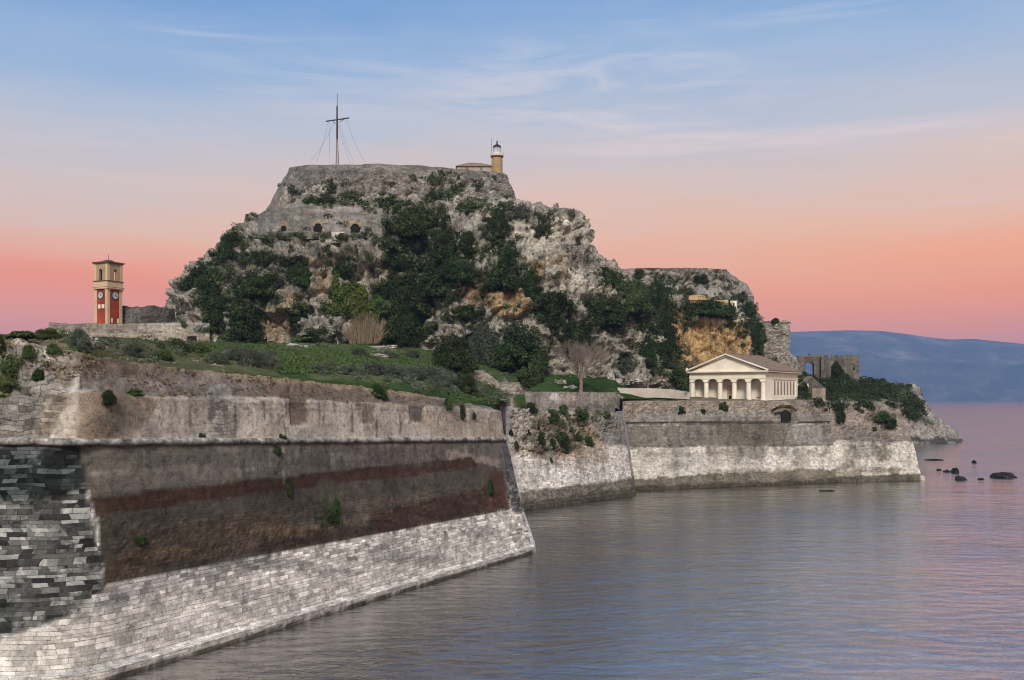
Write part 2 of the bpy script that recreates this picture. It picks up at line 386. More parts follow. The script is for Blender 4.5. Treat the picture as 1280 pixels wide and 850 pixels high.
def mat_plain(name, col, rough=0.8, var=0.25, s=1.0, bdist=0.02, spec=0.3, metal=0.0):
    m, t = newmat(name); co = obj_co(t)
    n1 = t.noise(co, 0.6*s, 6, 0.65); n2 = t.noise(co, 4*s, 4, 0.6)
    f = t.mix(1.0, col if len(col) == 4 else (*col, 1), t.ramp(n1, [(0.3, g(1-var)), (0.7, g(1+var*0.6))]), 'MULTIPLY')
    f = t.mix(0.5, f, t.ramp(n2, [(0.3, g(1-var)), (0.7, g(1+var*0.5))]), 'MULTIPLY')
    return finish(m, t, f, rough, t.math('ADD', n1, t.math('MULTIPLY', n2, 0.4)), 0.5, bdist, spec, Metallic=metal)

def mat_leaf(name, c0, c1, c2=None):
    """leaf colour runs from c0 to c1 leaf by leaf; each plant shifts a little"""
    m, t = newmat(name)
    r = t.new('ShaderNodeAttribute', attribute_name='rnd').outputs[2]
    oi = t.new('ShaderNodeObjectInfo').outputs['Random']
    f = t.ramp(r, [(0.0, (*c0, 1)), (0.75, (*c1, 1)), (1.0, (*(c2 or c1), 1))])
    hsv = t.new('ShaderNodeHueSaturation', {'Hue': t.math('MULTIPLY_ADD', oi, 0.04), 'Saturation': 0.95, 'Value': t.math('MULTIPLY_ADD', oi, 0.5), 'Color': f})
    for nd in t.n:
        if nd.type == 'MATH' and nd.operation == 'MULTIPLY_ADD': nd.inputs[2].default_value = 0.48 if abs(nd.inputs[1].default_value-0.04) < 1e-4 else 0.75
    col = hsv.outputs[0]
    b = t.new('ShaderNodeBsdfPrincipled', {'Base Color': col, 'Roughness': 0.75, 'Specular IOR Level': 0.2})
    tr = t.new('ShaderNodeBsdfTranslucent', {'Color': col})
    mx = t.new('ShaderNodeMixShader', {0: 0.2, 1: b.outputs[0], 2: tr.outputs[0]})
    t.new('ShaderNodeOutputMaterial', {'Surface': mx.outputs[0]}); return m
# ================================================================== SETTING
def offset_plan(plan, d):
    out = []; n = len(plan)
    for i in range(n):
        ns = []
        for a, b in ((i-1, i), (i, i+1)):
            if a < 0 or b >= n: continue
            dx, dy = plan[b][0]-plan[a][0], plan[b][1]-plan[a][1]; l = math.hypot(dx, dy); ns.append((dy/l, -dx/l))
        nx = sum(q[0] for q in ns)/len(ns); ny = sum(q[1] for q in ns)/len(ns); k = nx*nx+ny*ny
        out.append((plan[i][0]+nx*d/max(k, .35), plan[i][1]+ny*d/max(k, .35)))
    return out
def at_t(plan, ts):
    """ts: list of (segment, fraction)"""
    return [(plan[i][0]*(1-f)+plan[i+1][0]*f, plan[i][1]*(1-f)+plan[i+1][1]*f) if f > 0 else plan[i] for i, f in ts]
def t_of_px(plan, seg, px):
    k = (px-640)/F; (x0, y0), (x1, y1) = plan[seg], plan[seg+1]; a = x0-k*y0; b = x1-k*y1
    return (seg, float(np.clip(a/(a-b), 0.001, 0.999)))
def zpy(pt, py): return H+(HORIZ-py)/F*pt[1]
BV = []          # surfaces that plants may stand on
def bvh(V, Q): BV.append(BVHTree.FromPolygons([tuple(v) for v in V.tolist()], Q.tolist()))
def cast(px, py):
    d = Vector(((px-640)/F, 1, (HORIZ-py)/F)).normalized(); best = None
    for b in BV:
        r = b.ray_cast(Vector((0, 0, H)), d)
        if r[0] is not None and (best is None or r[3] < best[3]): best = r
    return best

def sheet(name, G, du, dv, mat, base, layers, parent=None, rough=0.15, rs=2.0, soft_at=None, blocks=None, disp=(), blk=(), crs=(), crs0=1.0, cast_on=True, smooth_=False, amp_rock=(), seed=3, nsc=3.0, namp=3.0):
    G2, UV = refine(G, du, dv); nv, nu = G2.shape[:2]
    if soft_at is not None:       # round off a corner of the wall: (u position in metres, radius)
        uu = UV[0,:,0]; k = int(soft_at[1]/du); pad = np.concatenate([np.repeat(G2[:, :1], k, 1), G2, np.repeat(G2[:, -1:], k, 1)], 1)
        cs_ = np.cumsum(np.concatenate([np.zeros((nv, 1, 3)), pad], 1), 1); av = (cs_[:, 2*k+1:]-cs_[:, :-2*k-1])/(2*k+1)
        wq = smooth(1.6-np.abs(uu-soft_at[0])/(soft_at[1]*1.3))[None,:,None]; G2 = G2*(1-wq)+av*wq
    V = G2.reshape(-1, 3); N = normals(G2).reshape(-1, 3)
    P2 = proj(V); d = rough*fbm(V/rs, 4, seed)
    for shp, amt, soft in disp:
        q = ell(P2, *shp) if not isinstance(shp[0], (tuple, list)) else sdpoly(P2, shp)
        d = d+amt*smooth(q/soft+0.5)
    for shp, amt, soft, cell in amp_rock:
        q = ell(P2, *shp) if not isinstance(shp[0], (tuple, list)) else sdpoly(P2, shp)
        f1, f2, cid = worley(V/cell, seed+9)
        d = d+amt*smooth(q/soft+0.5)*((cid-0.5)-0.9*np.exp(-(f2-f1)*7)+0.8*fbm(V/cell/1.7, 3, seed+4))
    col = paint(V, base, layers, nsc, namp)
    att = np.zeros(len(V))
    nz = fbm(V/2.5, 3, 77)
    for shp, st, soft in blk:
        q = ell(P2, *shp) if not isinstance(shp[0], (tuple, list)) else sdpoly(P2, shp)
        att = np.maximum(att, st*smooth((q+nz*5)/soft+0.5))
    cr_ = np.full(len(V), float(crs0))
    for shp, val, soft in crs:
        q = ell(P2, *shp) if not isinstance(shp[0], (tuple, list)) else sdpoly(P2, shp)
        m_ = smooth((q+nz*3)/soft+0.5); cr_ = cr_*(1-m_)+val*m_
    V = V+N*d[:,None]; Q = gridq(nv, nu)
    o = npmesh(name, V, Q, mat, parent, smooth_, col=col, uv=UV.reshape(-1, 2), attrs={'blk': att, 'crs': cr_})
    if cast_on: bvh(V, Q)
    return o

M_wall = mat_masonry('weathered_masonry', 0.95, 0.42, 0.30, 0.55)
M_block = mat_masonry('large_block_masonry', 1.35, 0.37, 0.22, 0.7, wobble=0.09, bdist=0.1, streak=0.2)
M_rubble = mat_masonry('rubble_stone', 0.75, 0.42, 0.45, 0.8, wobble=0.5, bdist=0.16, fine=1.6)
M_small = mat_masonry('small_squared_stone', 0.9, 0.45, 0.30, 0.7, wobble=0.12)
M_rock = mat_rock('limestone_cliff')

# ---- sea
def make_water():
    m, t = newmat('sea_water'); co = obj_co(t)
    a = t.noise(t.mapping(co, (0.55, 1.0, 1), (0, 0, 0.15)), 0.55, 5, 0.6, 0.8)
    b = t.noise(t.mapping(co, (0.5, 1.0, 1), (0, 0, -0.2)), 0.14, 3, 0.55, 0.5)
    c = t.noise(t.mapping(co, (0.7, 1.0, 1), (0, 0, 0.5)), 2.4, 3, 0.6)
    calm = t.ramp(t.noise(t.mapping(co, (0.6, 1.4, 1)), 0.02, 3, 0.6), [(0.35, g(0.55)), (0.65, g(1))])
    h = t.math('ADD', t.math('MULTIPLY', a, 0.80), t.math('ADD', t.math('MULTIPLY', b, 1.4), t.math('MULTIPLY', c, 0.16)))
    h = t.math('MULTIPLY', h, calm)
    bump = t.new('ShaderNodeBump', {'Height': h, 'Strength': 1.0, 'Distance': 0.36}).outputs[0]
    p0 = t.new('ShaderNodeBsdfPrincipled', {'Base Color': (0.03, 0.034, 0.036, 1), 'Roughness': 0.12, 'IOR': 1.6, 'Normal': bump, 'Specular IOR Level': 0.5})
    gl = t.new('ShaderNodeBsdfGlossy', {'Color': (0.90, 0.88, 0.86, 1), 'Roughness': 0.08, 'Normal': bump})
    p = t.new('ShaderNodeMixShader', {0: 0.56, 1: p0.outputs[0], 2: gl.outputs[0]})
    t.new('ShaderNodeOutputMaterial', {'Surface': p.outputs[0]}); return m
V = np.array([(-9000, 20, 0), (16000, 20, 0), (16000, 15500, 0), (-9000, 15500, 0)], float)
V = []
ys = [10, 60, 120, 250, 500, 1000, 2500, 6000, 15500]; xs = [-9000, -2000, -500, 0, 500, 2000, 7000, 16000]
V = np.array([(x, y, 0.0) for y in ys for x in xs]); tag(npmesh('sea', V, gridq(len(ys), len(xs)), make_water()), kind='structure')
# sea bed / land below the sea is not seen; the ground sheet below carries the land

# ---- far mountains across the strait
def mountains():
    prof = [(-700, 470), (-200, 462), (300, 450), (700, 436), (860, 425), (950, 417.5), (1000, 414.5), (1060, 412.8), (1100, 413.5), (1130, 417), (1160, 421.5), (1190, 424.5), (1215, 423.5),
            (1245, 426.5), (1290, 431), (1380, 436), (1500, 452), (1700, 478), (1900, 492)]
    px = np.linspace(-700, 1900, 650); top = np.interp(px, *zip(*prof)); D0 = 9800.0
    nr = 110; t = np.linspace(0, 1.25, nr); G = np.zeros((nr, len(px), 3))
    hmax = (HORIZ-top)/F*D0+H
    for i, tt in enumerate(t):
        D = 8800+tt*1000*2.2+ (0 if tt <= 1 else (tt-1)*3000)
        f = math.sin(min(tt, 1)*math.pi/2)**0.9 if tt <= 1 else 1-(tt-1)*2.5
        G[i,:,0] = (px-640)/F*(D if tt > 0.2 else D); G[i,:,1] = D; G[i,:,2] = hmax*f*(D/D0 if tt <= 1 else 1.1)
    V = G.reshape(-1, 3); k = np.repeat(np.sin(np.minimum(t, 1)*math.pi/2), len(px))
    r = 1-np.abs(vnoise(V*np.array([1, 1, 1])/900.0, 3)); r2 = 1-np.abs(vnoise(V/330.0, 5)); r3 = fbm(V/110.0, 3, 6)
    V[:,2] += (1-k**3)*((r-0.55)*170+(r2-0.5)*70)*np.minimum(1, V[:,2]/150)+r3*5*np.minimum(1, V[:,2]/100)
    V[:len(px),2] = -3
    # keep the skyline where it is
    P2 = proj(V).reshape(nr, -1, 2); over = np.interp(P2[...,0], *zip(*prof))-P2[...,1]
    V[:,2] -= (np.maximum(over, 0)/F).ravel()*V[:,1]
    m, tt = newmat('far_mountain_slopes'); co = obj_co(tt)
    n = tt.noise(co, 0.002, 7, 0.65); n2 = tt.noise(co, 0.012, 5, 0.7)
    f = tt.ramp(n, [(0.35, (0.02, 0.035, 0.03, 1)), (0.52, (0.06, 0.065, 0.055, 1)), (0.66, (0.17, 0.14, 0.125, 1))])
    f = tt.mix(0.7, f, tt.ramp(n2, [(0.35, g(0.5)), (0.6, g(1.15)), (0.75, g(2.2))]), 'MULTIPLY')
    finish(m, tt, f, 1.0, n2, 0.6, 25)
    tag(npmesh('mountains', V, gridq(nr, len(px)), m, smooth=True), kind='structure')
mountains()

# ---- the fortress ground
W1 = [(-60, 80.5), (-42.2, 82), (-35.5, 83.1), (3.1, 154.7), (1.5, 214)]          # foreground bastion, water level
C1 = [(-62, 85.0), (-44.2, 86.2), (-37.8, 87.0), (-1.0, 156.8), (-3.0, 214)]      # its cordon
K1 = offset_plan(C1, -3.2)                                                         # crest of its upper wall
W2 = [(-9.0, 199.5), (29.9, 245)]
T2 = [(-11.7, 201.8), (27.4, 247.3)]
W3 = [(31.5, 257.5), (92.1, 283)]
T3 = [(28.9, 260.5), (91.2, 286.5)]
W4 = [(92.1, 283), (118.9, 290), (118.5, 360)]
T4 = [(91.2, 286.5), (115.0, 293.5), (114.0, 360)]

def crestD(px):
    if px <= 634: return on_plan(K1, min(px, 631), 500)[1]+1.2
    if px <= 774: return on_plan(T2, px, 500)[1]+4
    if px <= 785: return 263
    if px <= 1045: return on_plan(T3, px, 500)[1]+2
    return on_plan(T4, min(px, 1126), 500)[1]+2
gr = [(-260, 424, (120, 419), (190, 421), (262, 424)), (-60, 423, (120, 418), (190, 421), (262, 424)), (0, 422, (120, 418), (190, 421), (262, 424)),
      (60, 424, (122, 419), (190, 421), (262, 425)), (100, 430, (125, 419), (190, 423), (262, 425)), (135, 441, (125, 421), (190, 424), (262, 426)), (165, 449, (126, 424), (190, 425), (262, 426)),
      (260, 461, (130, 441), (195, 431), (262, 427)), (300, 460, (132, 446), (198, 434), (262, 428)), (350, 468, (138, 451), (200, 437), (262, 429)), (450, 478, (155, 459), (208, 442), (262, 430)),
      (540, 489, (170, 476), (215, 459), (262, 438)), (600, 501, (185, 491), (222, 484), (262, 456)), (632, 507, (188, 502), (224, 496), (262, 466)),
      (637, 496, (232, 494), (245, 489), (268, 464)), (700, 494, (246, 491), (256, 484), (275, 466)), (770, 494, (258, 492), (266, 483), (282, 470)), (776, 501, (259, 498), (268, 488), (284, 476)),
      (862, 501, (276, 500), (292, 499), (330, 488)), (960, 501, (288, 500), (312, 499), (345, 488)), (1045, 502, (296, 501.5), (330, 500), (380, 486)), (1124, 503.5, (300, 503.5), (330, 503), (345, 503))]
cols = []
for px, cpy, a, b, c_ in gr:
    d0 = crestD(px); p0 = P(px, cpy, d0); p0 = (p0[0], p0[1], p0[2]-0.25)
    back = P(px, c_[1], c_[0]); bk = ((px-640)/F*345, 345.0, back[2]+1.5) if px > 1100 else (back[0]*1.3, 430.0, back[2]+4)
    cols.append([(p0[0], p0[1]-0.6, p0[2]-(12 if px in (632, 637) else 3)), p0, P(px, a[1], a[0]), P(px, b[1], b[0]), back, bk])
G = np.array(cols).transpose(1, 0, 2)
M_ground, t = newmat('grass_and_earth'); 
co = obj_co(t); cc = t.new('ShaderNodeAttribute', attribute_name='Col').outputs[0]
n1 = t.noise(co, 0.35, 6, 0.65); n2 = t.noise(co, 3.0, 5, 0.7)
f = t.mix(1.0, cc, t.ramp(n1, [(0.3, g(0.6)), (0.5, g(1)), (0.7, g(1.3))]), 'MULTIPLY'); f = t.mix(0.8, f, t.ramp(n2, [(0.3, g(0.5)), (0.7, g(1.4))]), 'MULTIPLY')
finish(M_ground, t, f, 1.0, t.math('ADD', n1, t.math('MULTIPLY', n2, 0.5)), 1.0, 0.4, 0.05)
GRASS = (0.062, 0.092, 0.030); GRASS2 = (0.045, 0.078, 0.024); EARTH = (0.15, 0.125, 0.085); OLIVEG = (0.085, 0.095, 0.045)
GL = [([(110, 415), (240, 425), (300, 426), (345, 452), (345, 466), (255, 462), (165, 446)], OLIVEG, 6, 0.9),
      ([(265, 424), (600, 420), (640, 460), (600, 470), (540, 456), (450, 452), (380, 452), (330, 446), (290, 434)], GRASS, 5, 1),
      ([(330, 440), (430, 455), (540, 470), (600, 480), (560, 488), (440, 466), (350, 455)], (0.09, 0.13, 0.035), 5, .9),
      ([(700, 455), (870, 440), (880, 497), (770, 500), (700, 495)], (0.026, 0.055, 0.014), 5, 1),
      ([(850, 495), (1130, 495), (1130, 506), (850, 506)], (0.16, 0.15, 0.11), 3, 1),
      ((634, 505, 10, 32), (0.25,0.22,0.18), 3, 1), ((773, 503, 6, 14), (0.24,0.21,0.17), 2, 1), ((478, 440, 30, 3), (0.3, 0.28, 0.25), 3, .8), ((380, 433, 40, 3), (0.2, 0.18, 0.14), 3, .6), ((-60, 430, 150, 18), EARTH, 4, 1), ([(100,415),(200,422),(268,426),(345,446),(350,470),(250,465),(100,450)], (0.10,0.105,0.05), 6, .8), ((500,470,110,8), (0.12,0.13,0.06), 5, .8)]
ground = sheet('ground', G, 1.0, 1.0, M_ground, GRASS2, GL, rough=0.35, rs=5, smooth_=True)
tag(ground, kind='structure')

# ---- rock hills
def ring_hill(name, levels, mat, base, layers, front_n=380, back_n=110, dz=0.45, e=2.5, amp=1.0, seed=21, top_keep=0.0, parent=None, nsc=4.0, namp=5.0, bumps=()):
    L = []
    for py, pl, pr, yc, fr, bk in levels:
        L.append((H+(HORIZ-py)/F*yc, X(pl, yc), X(pr, yc), yc, fr, bk))
    L = np.array(L, float); seg = np.hypot(np.diff(L[:,0]), np.abs(np.diff(L[:,4]))+0.2*np.abs(np.diff(L[:,1]))); s = np.concatenate([[0], np.cumsum(seg)])
    n = int(s[-1]/dz); q = np.linspace(0, s[-1], n); R = np.stack([np.interp(q, s, L[:,i]) for i in range(6)], 1)
    # front: angles pi -> 2pi (left to right through the front), back: 0 -> pi
    th = np.concatenate([np.linspace(math.pi, 2*math.pi, front_n, endpoint=False), np.linspace(0, math.pi, back_n, endpoint=False)])
    cx = (R[:,1]+R[:,2])/2; ax = (R[:,2]-R[:,1])/2
    cs, sn = np.cos(th), np.sin(th); rr = (np.abs(cs)**e+np.abs(sn)**e)**(-1/e)
    ys_ = np.where(sn[None,:] < 0, (R[:,3]-R[:,4])[:,None], (R[:,5]-R[:,3])[:,None])
    G = np.stack([cx[:,None]+ax[:,None]*(cs*rr)[None,:], R[:,3][:,None]+ys_*(sn*rr)[None,:], np.repeat(R[:,0][:,None], len(th), 1)], -1)
    N = normals(G, True).reshape(-1, 3); V = G.reshape(-1, 3); P0 = proj(V)
    big = fbm(V/np.array([26, 26, 40]), 3, seed); rid = 1-np.abs(fbm(V/np.array([9, 9, 20]), 3, seed+4))
    f1, f2, cid = worley(V/np.array([6.5, 6.5, 9])+0.25*np.stack([vnoise(V/5, 3), vnoise(V/5, 4), vnoise(V/5, 5)], 1), seed+7)
    g1, g2, gid = worley(V/np.array([2.2, 2.2, 3.0])+0.3*np.stack([vnoise(V/2, 6), vnoise(V/2, 7), vnoise(V/2, 8)], 1), seed+8)
    d = 3.0*big+2.4*(rid-0.6)+3.0*(cid-0.5)-2.6*np.exp(-(f2-f1)*7)+1.3*(gid-0.5)-0.8*np.exp(-(g2-g1)*6)+0.7*fbm(V/1.2, 3, seed+9)
    cl = np.exp(-np.abs(fbm(V/np.array([7, 7, 42]), 3, seed+31))*16); cl2 = np.exp(-np.abs(fbm(V/np.array([3, 3, 16]), 2, seed+33))*12)
    led = V[:,2]/6.5+fbm(V/14, 2, seed+35)*1.4; led = led-np.floor(led)
    d = d-2.4*cl-1.0*cl2+1.3*(led**2-.3)
    d *= amp
    for shp, amt, soft in bumps:
        qd = ell(P0, *shp) if not isinstance(shp[0], (tuple, list)) else sdpoly(P0, shp); d = d+amt*smooth(qd/soft+0.5)
    tk = np.repeat(np.clip((R[-1,0]-R[:,0])/6, 0.25, 1), len(th)) if top_keep else 1.0
    N2 = N.copy(); N2[:,2] *= 0.55
    V = V+N2*(d*tk)[:,None]
    V[:,2] += 0.0
    Q = gridq(len(R), len(th), True)
    Q = Q[:, ::1]
    c0 = V[-len(th):].mean(0); V = np.vstack([V, c0]); k = len(V)-1; b = (len(R)-1)*len(th)
    cap = np.array([[b+i, b+(i+1) % len(th), k, k] for i in range(len(th))])
    col = paint(V, base, layers, nsc, namp)
    # caps are triangles; keep them as a separate index block folded into quads with a repeated point removed
    capt = [(b+i, b+(i+1) % len(th), k) for i in range(0, len(th))]
    allq = Q.tolist()+capt
    me = bpy.data.meshes.new(name); me.vertices.add(len(V)); me.vertices.foreach_set('co', V.astype(np.float32).ravel())
    li = np.concatenate([Q.ravel(), np.array(capt).ravel()]).astype(np.int32); ls = np.concatenate([np.arange(len(Q))*4, len(Q)*4+np.arange(len(capt))*3]).astype(np.int32)
    me.loops.add(len(li)); me.loops.foreach_set('vertex_index', li); me.polygons.add(len(ls)); me.polygons.foreach_set('loop_start', ls); me.update(calc_edges=True)
    a = me.color_attributes.new('Col', 'FLOAT_COLOR', 'POINT'); c4 = np.ones((len(V), 4), np.float32); c4[:,:3] = col; a.data.foreach_set('color', c4.ravel())
    o = link(name, me, mat, parent); BV.append(BVHTree.FromPolygons([tuple(v) for v in V.tolist()], allq)); return o

GREY = (0.38, 0.355, 0.31); PALE = (0.56, 0.53, 0.465); TAN = (0.42, 0.33, 0.22); OCH = (0.46, 0.30, 0.14); MOSS = (0.05, 0.065, 0.025); DARK = (0.10, 0.095, 0.085); PINK = (0.40, 0.32, 0.26)
# vegetation patches, photo pixels: (cx, cy, rx, ry, kind, density)
VEG = [(290,299,12,9,'d',1),(284,312,8,10,'d',1),(272,324,9,9,'d',1),(247,345,11,10,'d',1),(231,356,8,7,'d',1),(262,352,13,13,'d',1),(266,378,14,22,'d',1),(250,372,8,10,'s',1),
 (222,378,6,6,'g',1),(275,342,14,12,'g',1),(318,322,24,7,'d',1),(300,336,16,10,'s',1),(330,330,16,8,'s',.9),(352,330,22,10,'s',.9),(372,340,13,17,'d',1.2),(322,358,26,14,'d',1.2),(345,350,14,9,'s',1),
 (307,400,22,26,'d',1.3),(272,412,10,8,'d',1),(290,372,14,12,'g',.9),(340,375,12,10,'g',1),(372,392,10,14,'d',1),(395,418,30,7,'d',1.2),(432,334,12,12,'d',1),(485,303,12,10,'g',1),
 (472,332,14,10,'g',.7),(462,320,9,5,'g',.6),(500,345,15,22,'d',1.2),(478,362,12,10,'d',.8),(498,385,28,34,'d',1.5),(500,412,40,14,'d',1.3),(350,295.5,44,3.5,'g',1.2),(430,295,26,3,'g',1),(380,293,12,2,'g',1),(450,292,14,2,'g',1),
 (375,238,12,5,'d',.6),(413,235,6,9,'d',.8),(445,244,12,5,'g',1),(415,252,34,5,'d',1.3),(480,256,28,5,'d',1),(512,262,22,10,'g',1.2),(515,280,32,16,'d',1.4),(540,247,12,6,'d',1.3),(560,240,18,10,'g',.8),(556,222,16,9,'g',.6),
 (575,232,14,8,'g',.6),(596,233,6,4,'d',1),(595,255,22,8,'g',.8),(578,262,14,6,'d',1),(548,278,12,8,'d',1.2),(540,262,18,8,'g',1),(640,264,22,9,'s',1.3),(665,272,20,7,'s',1.3),(690,272,10,4,'s',1),
 (677,288,9,7,'d',1.3),(625,280,13,16,'d',1.4),(620,300,12,14,'d',1.4),(632,322,12,18,'d',1.4),(586,303,13,14,'d',1.3),(556,305,16,22,'d',1.5),(536,330,26,18,'d',1.5),(520,300,12,12,'d',1.4),(494,318,14,12,'d',1.2),
 (548,290,8,6,'o',.8),(553,288,10,6,'o',.8),(606,284,7,7,'o',.8),(604,290,6,9,'g',.9),(570,335,28,16,'d',1.5),(600,318,14,10,'g',.8),(632,348,20,14,'d',1.5),(650,330,6,10,'g',.6),(665,354,8,14,'d',1.2),
 (545,352,22,18,'d',1.4),(530,380,14,16,'d',1.3),(600,350,26,12,'g',1.0),(560,370,16,10,'d',.9),(620,342,16,10,'d',1.1),(693,388,22,20,'d',1.4),(672,372,10,10,'d',1.2),(655,352,6,10,'g',1),
 (722,420,16,16,'d',1.2),(735,408,8,8,'d',1.2),(762,393,22,17,'d',1.4),(772,412,10,8,'g',1),(745,384,12,10,'d',1.2),(705,268,16,4,'s',1),(672,318,5,5,'g',.8),(650,296,4,4,'g',.8),(712,312,6,10,'s',.4),
 (645,300,6,8,'g',.4),(740,372,10,10,'s',.8),(748,345,5,8,'s',.5),(735,328,4,8,'s',.8),(782,455,14,10,'s',1),(750,440,9,10,'g',.8),(605,375,14,6,'g',.6),(640,384,10,4,'g',.8),(580,395,22,12,'d',.8),(700,430,8,10,'g',.5),
 (330,306,12,5,'g',.5),(255,335,6,6,'d',1),(296,285,8,4,'g',1),(310,272,8,5,'g',1)]
VEG2 = [(765,348,9,8,'d',1.2),(757,344,8,6,'d',1),(790,372,24,20,'g',1.5),(775,362,10,10,'g',1.2),(822,366,12,13,'d',1.3),(808,395,12,20,'d',1.4),(828,405,14,40,'d',1.5),(840,440,10,22,'d',1.2),(818,445,14,20,'d',.9),(875,349,9,6,'d',1.2),
 (800,343,6,5,'d',1),(830,352,14,4,'g',.7),(838,364,22,4,'g',1.2),(858,365,7,6,'d',1.2),(885,385,30,9,'d',1.6),(870,378,14,8,'d',1.3),(905,392,12,8,'d',1.3),(902,371,12,4,'g',1),(925,373,10,6,'d',1),(915,384,12,6,'g',.6),(936,386,8,7,'d',1.2),(945,390,6,6,'d',1),
 (846,385,8,10,'g',.9),(850,398,9,9,'g',.8),(862,402,8,8,'d',1),(930,412,10,10,'d',1),(942,408,9,10,'d',1),(948,425,8,20,'d',1.0),(912,405,5,6,'d',.8),(944,395,18,6,'s',.7),(968,400,5,4,'d',1),
 (845,463,18,14,'g',1.3),(855,478,12,12,'g',1.3),(900,345,10,5,'g',.5),(845,350,10,6,'g',.5),(866,354,8,5,'g',.4),(890,356,10,4,'g',.5),(820,344,8,4,'g',.5),(968,458,8,10,'g',.6)]
VEG3 = [(1050,480,36,18,'d',1.5),(1022,482,16,16,'d',1.5),(1045,462,12,14,'d',1.3),(1110,478,22,6,'d',1.4),(1128,484,10,6,'d',1.2),(1090,485,20,10,'d',1.1),(1137,508,12,14,'d',1.6),(1120,490,12,8,'g',.8),(1005,480,8,10,'d',1.2),(1000,492,10,6,'d',1),(1060,500,30,10,'d',1),
        (1148,520,8,6,'g',.6),(1160,528,6,5,'g',.5)]
VEG = [(x, y, rx, ry, k, dn*(0.62 if k == 'd' and 500 < x < 650 and y < 365 else 1)) for x, y, rx, ry, k, dn in VEG]
VEG3 = [(x, y, rx*1.1, ry*1.1, k, dn*1.4) for x, y, rx, ry, k, dn in VEG3]+[(1080,496,40,6,'d',1), (1030,494,20,6,'d',1.2), (1120,500,14,6,'d',1)]
def veg_layers(VG): 
    return [((x, y, rx*1.0, ry*1.0), MOSS if k in 'dg' else (0.12, 0.125, 0.08), 4, min(.85, .6*dn)) for x, y, rx, ry, k, dn in VG]

HL = [([(640,265),(730,268),(745,330),(790,400),(740,400),(690,340),(640,330)], PALE, 8, .9), ((600, 262, 60, 25), PALE, 8, .5), ((640,372,34,24), (0.43,0.31,0.18), 5, .95), ((590,360,20,22), (0.30,0.20,0.12), 8, .8),
      ((672,338,9,13), OCH, 3, .75), ((700,325,20,8), TAN, 6, .6), ((705, 330, 7, 16), (.5,.43,.3), 4, .7), ([(715,272),(727,275),(728,330),(712,330)], (0.27,0.24,0.20), 4, .8), ([(725,300),(770,350),(760,370),(728,350)], (0.2,0.185,0.17), 5, .7),
      ((395, 340, 18, 28), PINK, 6, .8), ((430, 305, 45, 14), (0.33,0.29,0.25), 6, .7), ((392,312,10,12), DARK, 3, .7), ((433,314,4,14), DARK, 2, .6), ((405, 352, 6, 14), (0.5,0.38,0.22), 3, .8),
      ((365, 378, 12, 12), (0.42,0.33,0.22), 3, .9), ((345, 400, 24, 20), (0.43,0.35,0.25), 4, .9), ((378,374,9,9), (0.22,0.13,0.05), 3, .9), ((376,345,14,30), (0.24,0.23,0.22), 4, .6), ((248, 375, 12, 8), (0.24,0.14,0.06), 3, .8),
      ((485, 335, 18, 30), (0.36,0.29,0.24), 5, .7), ((538, 283, 6, 9), OCH, 2, .9), ((450,340,60,30), (0.27,0.24,0.21), 8, .3), ((770, 430, 40, 35), (0.36,0.33,0.29), 6, .8), ((705,420,14,30), (0.3,0.29,0.27), 5, .6),
      ((715,440,12,12),(0.22,.2,.17),4,.7), ((755,368,10,14), (0.42,0.37,0.29), 3, .6), ((800,455,26,16), (0.36,0.32,0.27), 4, .7), ((240,360,20,20), (.36,.34,.3), 5, .6)]
main_levels = [(520,195,845,318,266,412), (470,200,838,315,264,410), (430,205,828,315,262,408), (400,213,810,312,262,402), (375,222,793,310,264,396), (345,240,768,306,268,386), (320,262,742,303,272,376),
               (300,280,731,300,275,366), (285,298,728,298,278,360), (273,316,724,297,281,354), (266,330,700,299,285,350), (259,338,655,300,289,346), (250,345,642,302,293,342), (235,352,635,303,296,338)]
hill = ring_hill('rock_hill', main_levels, M_rock, GREY, HL+veg_layers(VEG), amp=1.0, top_keep=1, front_n=420,
                 bumps=[((405,316,80,12), 4.5, 10), ((535,340,24,70), -4, 20), ((690,345,22,60), 3.0, 20), ((345,370,35,30), 3, 20), ((445,320,40,24), 2.5, 15), ((640,375,22,22), 2.5, 8), ((730,430,20,30), -2.5, 15), ((720,300,10,30), 2, 6)])
tag(hill, kind='structure')
E_LV = [(520,735,1000,385,332,440), (499,738,996,385,332,440), (470,745,985,385,333,438), (450,750,974,384,335,436), (425,758,954,383,337,432), (402,762,938,381,339,428), (390,764,926,380,341,424), (380,765,917,378,344,420), (370,768,906,376,350,416), (352,772,898,374,354,410), (345,776,892,373,356,408)]
EL = [([(828,380),(850,385),(940,400),(940,455),(910,475),(830,480)], (0.50,0.34,0.17), 5, 1), ((870,405,10,20), (0.40,0.25,0.12), 4, .6), ((855,438,8,6), (0.12,0.08,0.05), 3, .7), ((900,400,10,15), (.52,.36,.2), 4, .6), ((865,470,8,20), (0.1,0.09,0.06), 3, .8), ((910,395,40,8), PALE, 4, .7), ((850,350,70,14), (0.36,0.34,0.30), 4, .7)]
hill2 = ring_hill('east_rock_hill', E_LV, M_rock, (0.37,0.345,0.30), EL+veg_layers(VEG2), amp=0.6, seed=51, front_n=300, back_n=80, dz=0.5, e=2.8, bumps=[((885,430,40,30), -3, 14)])
tag(hill2, kind='structure')
mid_h = ring_hill('near_headland', [(516,960,1135,390,345,440), (500,962,1126,390,347,438), (490,975,1105,390,352,430), (482,985,1085,390,358,425), (474,992,1074,390,366,418)], M_rock, (0.25,0.23,0.2), veg_layers(VEG3), amp=0.45, seed=71, front_n=160, back_n=60, dz=.6)
tag(mid_h, kind='structure')
